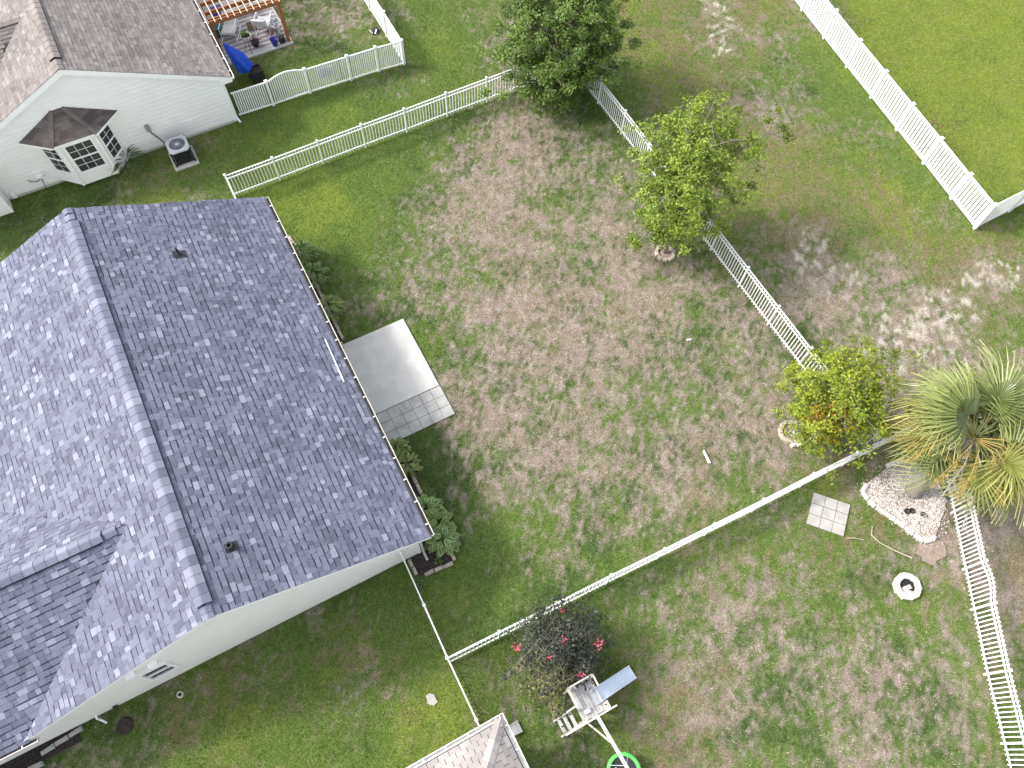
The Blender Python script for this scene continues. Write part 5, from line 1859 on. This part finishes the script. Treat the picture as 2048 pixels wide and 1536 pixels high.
for k in range(24):
    a = 2 * math.pi * k / 24
    mb.bar((cx + 0.06 * math.cos(a), cy + 0.06 * math.sin(a), az1 + 0.035), (cx + 0.31 * math.cos(a), cy + 0.31 * math.sin(a), az1 + 0.02), 0.006, 0.006)
for r in (0.14, 0.22, 0.30):
    for k in range(24):
        a, b = 2 * math.pi * k / 24, 2 * math.pi * (k + 1) / 24
        mb.bar((cx + r * math.cos(a), cy + r * math.sin(a), az1 + 0.03), (cx + r * math.cos(b), cy + r * math.sin(b), az1 + 0.03), 0.006, 0.006)
mb.build('fan_grille', M['grey_metal'], ac)

# ------------------------------------------------------------------ pergola and the things under it
pg = thing('pergola', 'reddish cedar pergola with pale top slats beside the taupe house', 'pergola', (3.5, 30.5, 0))
for x, y in ((4.98, 29.0), (2.10, 29.02), (4.98, 33.0), (2.10, 33.0)):
    MB().box(x - 0.07, x + 0.07, y - 0.07, y + 0.07, 0.0, 1.98).build('post', M['cedar'], pg)
for k, y in enumerate((28.95, 32.95)):
    MB().box(1.95, 5.12, y - 0.025, y + 0.025, 1.86, 2.06).build('beam', M['cedar'], pg)
    MB().box(1.95, 5.12, y + 0.12, y + 0.17, 1.86, 2.06).build('beam', M['cedar'], pg)
for y in (29.55, 30.15, 30.75, 31.35, 31.95, 32.5):
    MB().box(1.98, 5.1, y - 0.02, y + 0.02, 1.90, 2.06).build('joist', M['cedar'], pg)
for x in (2.10, 4.98):
    MB().box(x - 0.02, x + 0.02, 28.98, 33.1, 1.70, 1.855).build('side_beam', M['cedar'], pg)
for k in range(12):
    x = 2.03 + k * 0.272
    MB().box(x - 0.02, x + 0.02, 28.80, 33.2, 2.062, 2.10).build('slat', M['cedar_pale'], pg)
rug = thing('striped_rug', 'pale rug with grey stripes on the patio under the pergola', 'rug', (3.6, 30.2, 0.04))
for k in range(22):
    y = 28.98 + k * 0.13
    MB().box(2.24, 5.02, y, y + 0.13, 0.041, 0.052 + 0.002 * (k % 2)).build('stripe', M['rug_grey'] if k % 2 else M['rug_pale'], rug)


def chair(name, label, x, y, ang, seat=(0.55, 0.55), recline=0.35):
    t = thing(name, label, 'chair', (x, y, 0.05))
    ca, sa = math.cos(ang), math.sin(ang)

    def Q(a, b, z):
        return Vector((x + a * ca - b * sa, y + a * sa + b * ca, 0.05 + z))
    w, d = seat[0] / 2, seat[1] / 2
    mb = MB()
    p = [Q(-w, -d, 0.40), Q(w, -d, 0.40), Q(w, d, 0.36), Q(-w, d, 0.36)]
    mb.slab(p, (0, 0, 1), 0.09)
    mb.build('seat', M['cushion'], t)
    q = [Q(-w, d, 0.36), Q(w, d, 0.36), Q(w, d + recline, 0.92), Q(-w, d + recline, 0.92)]
    nn = (q[1] - q[0]).cross(q[3] - q[0]).normalized()
    MB().slab(q, nn, 0.09).build('backrest', M['cushion'], t)
    for s in (-1, 1):
        e = w + 0.04
        MB().tube([Q(s * e, -d, 0.0), Q(s * e, -d, 0.60)], 0.018, 6).build('leg', M['trim'], t)
        MB().tube([Q(s * e, d + 0.1, 0.0), Q(s * e, d + recline, 0.95)], 0.018, 6).build('leg', M['trim'], t)
        MB().tube([Q(s * e, -d - 0.06, 0.60), Q(s * e, d + recline * 0.5, 0.62)], 0.022, 6).build('armrest', M['trim'], t)
        MB().tube([Q(s * e, -d - 0.18, 0.06), Q(s * e, -d, 0.02), Q(s * e, d + 0.1, 0.02), Q(s * e, d + 0.35, 0.07)], 0.018, 6).build('rocker', M['trim'], t)
    MB().tube([Q(-w - 0.04, -d, 0.32), Q(w + 0.04, -d, 0.32)], 0.014, 6).tube([Q(-w - 0.04, d, 0.30), Q(w + 0.04, d, 0.30)], 0.014, 6).build('stretcher', M['trim'], t)
    return t


chair('rocking_chair', 'white cushioned rocking chair beside the house under the pergola', 2.85, 30.35, -0.5)
chair('garden_chair', 'pale garden chair next to the brown mat under the pergola', 4.35, 30.15, 2.6, recline=0.30)
bx = thing('storage_box', 'dark teal box behind the white rocking chair', 'box', (2.42, 30.75, 0.05))
MB().box(2.25, 2.62, 30.5, 30.95, 0.05, 0.40).build('body', M['teal'], bx)
MB().box(2.23, 2.64, 30.48, 30.97, 0.40, 0.44).build('lid', M['teal'], bx)
mt_ = MB().slab([(3.62, 30.30, 0.075), (4.10, 30.18, 0.075), (4.02, 30.86, 0.075), (3.70, 30.86, 0.075)], (0, 0, 1), 0.018).build('door_mat', M['mat_brown'], None, loc=(3.85, 30.5, 0.05))
tag(mt_, 'brown woven mat lying on the striped rug', 'mat')
ps_ = thing('plant_stand', 'black metal plant stand with a white rimmed bowl of green plants', 'plant stand', (3.30, 29.16, 0.05))
for k in range(3):
    a = k * 2.094 + 0.5
    MB().tube([(3.30 + 0.24 * math.cos(a), 29.16 + 0.24 * math.sin(a), 0.05), (3.30 + 0.10 * math.cos(a), 29.16 + 0.10 * math.sin(a), 0.40), (3.30 + 0.15 * math.cos(a), 29.16 + 0.15 * math.sin(a), 0.72)], 0.012, 6).build('leg', M['black'], ps_)
MB().lathe([(0.08, 0.66), (0.17, 0.72), (0.21, 0.82), (0.225, 0.82), (0.21, 0.79), (0.19, 0.77)], (3.30, 29.16, 0), 20).build('bowl', M['dirty_vinyl'], ps_, True)
MB().lathe([(0.0, 0.80), (0.19, 0.775)], (3.30, 29.16, 0), 16).build('soil', M['mulch'], ps_)


def tuft(parent, name, c, n, spread, hgt, size, cols, seed, mat='leaf'):
    r = np.random.RandomState(seed)
    pos = np.array(c) + r.normal(0, 1, (n, 3)) * np.array((spread, spread, hgt * 0.35)) + np.array((0, 0, hgt * 0.4))
    cc = np.array(cols)[r.randint(0, len(cols), n)] * r.uniform(0.7, 1.3, (n, 1))
    me = leaf_mesh(name, pos - np.array(tuple(ORIGIN[parent])), r.normal(0, 1, (n, 3)) + np.array((0, 0, 0.8)), r.uniform(0.6, 1.3, n) * size, cc, M[mat], r)
    place(name, me, parent, ORIGIN[parent])


tuft(ps_, 'plants', (3.28, 29.22, 0.80), 90, 0.07, 0.16, 0.09, [(0.10, 0.20, 0.03), (0.2, 0.3, 0.08)], 1)
for k, (x, y, r, h, lab, cols) in enumerate(((4.72, 29.75, 0.20, 0.34, 'white pot of blue and white flowers by the right pergola post', [(0.10, 0.12, 0.30), (0.5, 0.5, 0.62), (0.06, 0.12, 0.05)]),
                                             (4.45, 29.45, 0.17, 0.22, 'low pot of pink flowers between the chair and the blue bucket', [(0.35, 0.06, 0.12), (0.5, 0.3, 0.36), (0.06, 0.12, 0.04)]),
                                             (3.62, 29.30, 0.16, 0.24, 'low pot of crimson flowers behind the plant stand', [(0.28, 0.03, 0.07), (0.10, 0.05, 0.10), (0.05, 0.10, 0.04)]))):
    fpot = thing('flower_pot', lab, 'flower pot', (x, y, 0.05))
    MB().lathe([(r * 0.65, 0.0), (r, h), (r * 1.06, h), (r * 1.06, h - 0.03), (r * 0.9, h - 0.03), (0.0, h - 0.03)], (x, y, 0.05), 16).build('pot', M['dirty_vinyl'] if k != 2 else M['black'], fpot, True)
    tuft(fpot, 'flowers', (x, y, h + 0.05), 150, r * 0.75, 0.22, 0.07, cols, 5 + k)
bk = thing('blue_bucket', 'dark blue bucket at the outer edge of the striped rug', 'bucket', (4.36, 28.98, 0.05))
MB().lathe([(0.11, 0.0), (0.155, 0.32), (0.165, 0.32), (0.165, 0.29), (0.145, 0.29), (0.105, 0.05), (0.0, 0.05)], (4.36, 28.98, 0.05), 20).build('body', M['blue_plastic'], bk, True)
MB().tube([(4.20, 28.98, 0.36), (4.25, 28.90, 0.29), (4.36, 28.86, 0.27), (4.47, 28.90, 0.29), (4.52, 28.98, 0.36)], 0.006, 5).build('handle', M['trim'], bk)
tb = thing('tool_tote', 'small black tote beside the blue bucket at the pergola post', 'tote', (4.72, 29.05, 0.05))
MB().cbox(4.58, 4.84, 28.94, 29.14, 0.05, 0.30, 0.02).build('body', M['black'], tb)
MB().tube([(4.62, 29.04, 0.29), (4.66, 29.04, 0.42), (4.78, 29.04, 0.42), (4.82, 29.04, 0.29)], 0.012, 6).build('handle', M['black'], tb)
tb = thing('storage_tub', 'bright blue tub seen through the pergola slats', 'tub', (2.75, 31.6, 0.05))
MB().cbox(2.55, 3.0, 31.35, 31.85, 0.05, 0.50, 0.02).build('body', M['blue_fabric'], tb)
MB().cbox(2.53, 3.02, 31.33, 31.87, 0.50, 0.54, 0.012).build('lid', M['blue_plastic'], tb)
for k, (x, y, s, h, mm, lab) in enumerate(((3.9, 31.5, 0.5, 0.55, 'grey_wood', 'grey low table seen through the pergola slats'), (4.5, 31.9, 0.4, 0.45, 'dirty_vinyl', 'white low table at the back of the pergola'))):
    tb = thing('side_table', lab, 'table', (x, y, 0.05))
    MB().cbox(x - s / 2, x + s / 2, y - s / 2, y + s / 2, h, h + 0.04, 0.008).build('table_top', M[mm], tb)
    for a in (-1, 1):
        for b in (-1, 1):
            MB().box(x + a * (s / 2 - 0.05) - 0.02, x + a * (s / 2 - 0.05) + 0.02, y + b * (s / 2 - 0.05) - 0.02, y + b * (s / 2 - 0.05) + 0.02, 0.04, h).build('leg', M[mm], tb)
# closed blue parasol leaning beside the patio
um = thing('closed_parasol', 'closed bright blue parasol leaning beside the patio', 'parasol', (2.90, 27.72, 0))
p0, p1 = Vector((2.90, 27.72, 0.0)), Vector((2.22, 27.66, 1.95))
MB().tube([p0, p1], 0.02, 8).build('pole', M['dark_metal'], um)
MB().lathe([(0.20, 0.0), (0.20, 0.05), (0.05, 0.08), (0.03, 0.2)], (2.90, 27.72, 0), 16).build('base', M['black'], um, True)
ax = (p1 - p0).normalized()
sx = ax.cross(Vector((0, 0, 1))).normalized()
sy = sx.cross(ax)
mb = MB()
N_ = 24
rn = random.Random(8)
rowsU = [(0.26, 0.30), (0.34, 0.33), (0.5, 0.30), (0.66, 0.24), (0.8, 0.17), (0.92, 0.09), (1.0, 0.02)]
for f, r in rowsU:
    for k in range(N_):
        a = 2 * math.pi * k / N_
        rr = r * (1 + 0.28 * math.cos(a * 6) * (1.1 - f)) * rn.uniform(0.9, 1.1)
        dz = 0.07 * math.cos(a * 6) if f < 0.3 else 0
        mb.v.append(tuple(p0 + ax * ((p1 - p0).length * f + dz) + sx * rr * math.cos(a) + sy * rr * math.sin(a)))
for i in range(len(rowsU) - 1):
    for k in range(N_):
        j = (k + 1) % N_
        mb.f.append((i * N_ + k, i * N_ + j, (i + 1) * N_ + j, (i + 1) * N_ + k))
        mb.tone.append(0)
mb.build('canopy', M['blue_fabric'], um, True)
bb = thing('black_planter', 'black square planter box behind the closely spaced fence panel', 'planter', (3.05, 27.5, 0))
mb = MB()
mb.box(2.80, 3.30, 27.24, 27.28, 0, 0.5).box(2.80, 3.30, 27.70, 27.74, 0, 0.5).box(2.80, 2.84, 27.28, 27.70, 0, 0.5).box(3.26, 3.30, 27.28, 27.70, 0, 0.5)
mb.build('wall', M['black'], bb)
MB().box(2.84, 3.26, 27.28, 27.70, 0.0, 0.40).build('soil', M['mulch'], bb)
wp = thing('tool_pile', 'small dark hand tools lying by the fence of the pergola yard', 'tools', (8.58, 27.9, 0))
MB().cbox(8.44, 8.74, 27.80, 28.02, 0.0, 0.16, 0.02).build('case', M['black'], wp)
MB().bar((8.36, 28.06, 0.04), (8.40, 27.74, 0.10), 0.03, 0.03).build('handle', M['grey_wood'], wp)
MB().bar((8.50, 27.74, 0.05), (8.62, 27.80, 0.18), 0.05, 0.03).build('blade', M['trim'], wp)

# ------------------------------------------------------------------ play set
py_ = thing('play_set', 'weathered grey wooden play set with ladder and pale blue slide', 'play set', (2.9, 0, 0))
PX0, PX1, PY0, PY1, PZ = 2.52, 3.27, -0.47, 0.48, 1.15
nb = 8
for k in range(nb):
    x0 = PX0 + (PX1 - PX0) * k / nb
    MB().box(x0 + 0.004, x0 + (PX1 - PX0) / nb - 0.004, PY0 + 0.02, PY1 - 0.02, PZ - 0.03, PZ + random.uniform(-0.003, 0.003)).build('deck_board', M['grey_wood'], py_)
for x, y in ((PX0 + 0.03, PY0 + 0.03), (PX1 - 0.03, PY0 + 0.03), (PX0 + 0.03, PY1 - 0.03), (PX1 - 0.03, PY1 - 0.03)):
    MB().box(x - 0.035, x + 0.035, y - 0.035, y + 0.035, -0.05, 1.72).build('post', M['pale_wood'], py_)
for a, b, z in (((PX0, PY1), (PX1, PY1), 1.68), ((PX0, PY1), (PX1, PY1), 1.40), ((PX0, PY0 + 0.45), (PX0, PY1), 1.68), ((PX0, PY0 + 0.45), (PX0, PY1), 1.40),
                ((PX1, PY1), (PX1, 0.16), 1.68), ((PX1, -0.26), (PX1, PY0), 1.68), ((PX0 - 0.62, PY0 - 0.02), (PX1 + 0.19, PY0 - 0.02), 1.66), ((PX0, PY0), (PX1, PY0), 1.0), ((PX0, PY1), (PX1, PY1), 1.05)):
    MB().bar((a[0], a[1], z), (b[0], b[1], z), 0.04, 0.09).build('rail', M['pale_wood'], py_)
for y in (-0.30, -0.40):
    MB().box(PX1 - 0.02, PX1 + 0.02, y - 0.03, y + 0.03, PZ, 1.66).build('baluster', M['pale_wood'], py_)
MB().bar((PX0 - 0.03, PY0 + 0.47, 1.62), (PX0 - 0.58, PY0 + 0.42, 0.0), 0.045, 0.09).build('ladder_rail', M['pale_wood'], py_)
MB().bar((PX0 - 0.03, PY0 + 0.02, 1.14), (PX0 - 0.58, PY0 - 0.03, 0.0), 0.045, 0.09).build('ladder_rail', M['pale_wood'], py_)
for k in range(3):
    f = (k + 0.6) / 3.3
    x, z = PX0 - 0.08 - 0.50 * (1 - f), 0.12 + 0.95 * f
    MB().box(x - 0.05, x + 0.05, PY0 + 0.02, PY0 + 0.43, z - 0.015, z + 0.015).build('ladder_step', M['grey_wood'], py_)
sl = MB()
n = 16
S0, S1 = Vector((3.06, -0.045, 1.17)), Vector((4.58, 0.025, 0.12))
sec = [(-0.20, 0.11), (-0.185, 0.11), (-0.165, 0.0), (0.165, 0.0), (0.185, 0.11), (0.20, 0.11), (0.20, -0.03), (-0.20, -0.03)]
for k in range(n + 1):
    f = k / n
    p = S0.lerp(S1, f)
    z = p.z + 0.10 * math.sin(f * 2 * math.pi) * 0.6 + (0.03 if f == 0 else 0)
    if f > 0.86:
        z = max(z, 0.12)
    for a, b in sec:
        sl.v.append((p.x - a * 0.046, p.y + a, z + b))
m_ = len(sec)
for k in range(n):
    for j in range(m_):
        q = (j + 1) % m_
        sl.f.append((k * m_ + j, k * m_ + q, (k + 1) * m_ + q, (k + 1) * m_ + j))
        sl.tone.append(0)
sl.f.append(tuple(range(m_)))
sl.f.append(tuple(reversed(range(n * m_, n * m_ + m_))))
sl.tone += [0, 0]
sl.build('slide', M['slide'], py_)
MB().bar((2.82, PY0 - 0.02, 1.98), (2.93, -3.2, 1.98), 0.075, 0.12).build('swing_beam', M['dirty_vinyl'], py_)
MB().box(2.785, 2.855, PY0 - 0.05, PY0 + 0.02, 0, 1.92).build('post', M['pale_wood'], py_)
MB().bar((2.60, PY0 - 0.03, 1.15), (2.86, -1.25, 1.92), 0.04, 0.05).build('brace', M['pale_wood'], py_)
for s in (-1, 1):
    MB().bar((2.93, -3.15, 1.95), (2.93 + s * 0.7, -3.2, 0.0), 0.07, 0.07).build('leg', M['pale_wood'], py_)
MB().cbox(2.66, 2.84, -0.32, -0.18, PZ + 0.003, PZ + 0.10, 0.02).build('step_block', M['cushion'], py_)
sw = thing('saucer_swing', 'round saucer swing with bright green rim hanging from the play set beam', 'swing', (2.96, -2.02, 0))
mb = MB()
N1, N2 = 40, 8
for i in range(N1):
    a = 2 * math.pi * i / N1
    for j in range(N2):
        b = 2 * math.pi * j / N2
        r = 0.42 + 0.055 * math.cos(b)
        mb.v.append((2.96 + r * math.cos(a), -2.02 + r * math.sin(a), 0.45 + 0.055 * math.sin(b)))
for i in range(N1):
    for j in range(N2):
        i2, j2 = (i + 1) % N1, (j + 1) % N2
        mb.f.append((i * N2 + j, i2 * N2 + j, i2 * N2 + j2, i * N2 + j2))
        mb.tone.append(0)
mb.build('rim', M['green_plastic'], sw, True)
MB().lathe([(0.0, 0.40), (0.30, 0.42), (0.40, 0.45)], (2.96, -2.02, 0), 32).build('seat_fabric', M['black'], sw, True)
for a in (0.8, 2.3, 3.95, 5.5):
    MB().tube([(2.96 + 0.42 * math.cos(a), -2.02 + 0.42 * math.sin(a), 0.5), (2.90, -2.02 + 0.2 * math.copysign(1, math.sin(a)), 1.90)], 0.010, 5).build('rope', M['slide'], sw)
mb = MB()
for k in range(14):
    a, b = 2.2 + k * 0.16, 2.2 + (k + 1) * 0.16
    mb.tube([(2.96 + 0.27 * math.cos(a), -2.02 + 0.24 * math.sin(a), 0.62), (2.96 + 0.27 * math.cos(b), -2.02 + 0.24 * math.sin(b), 0.62)], 0.012, 5)
mb.build('hanging_strap', M['slide'], sw)
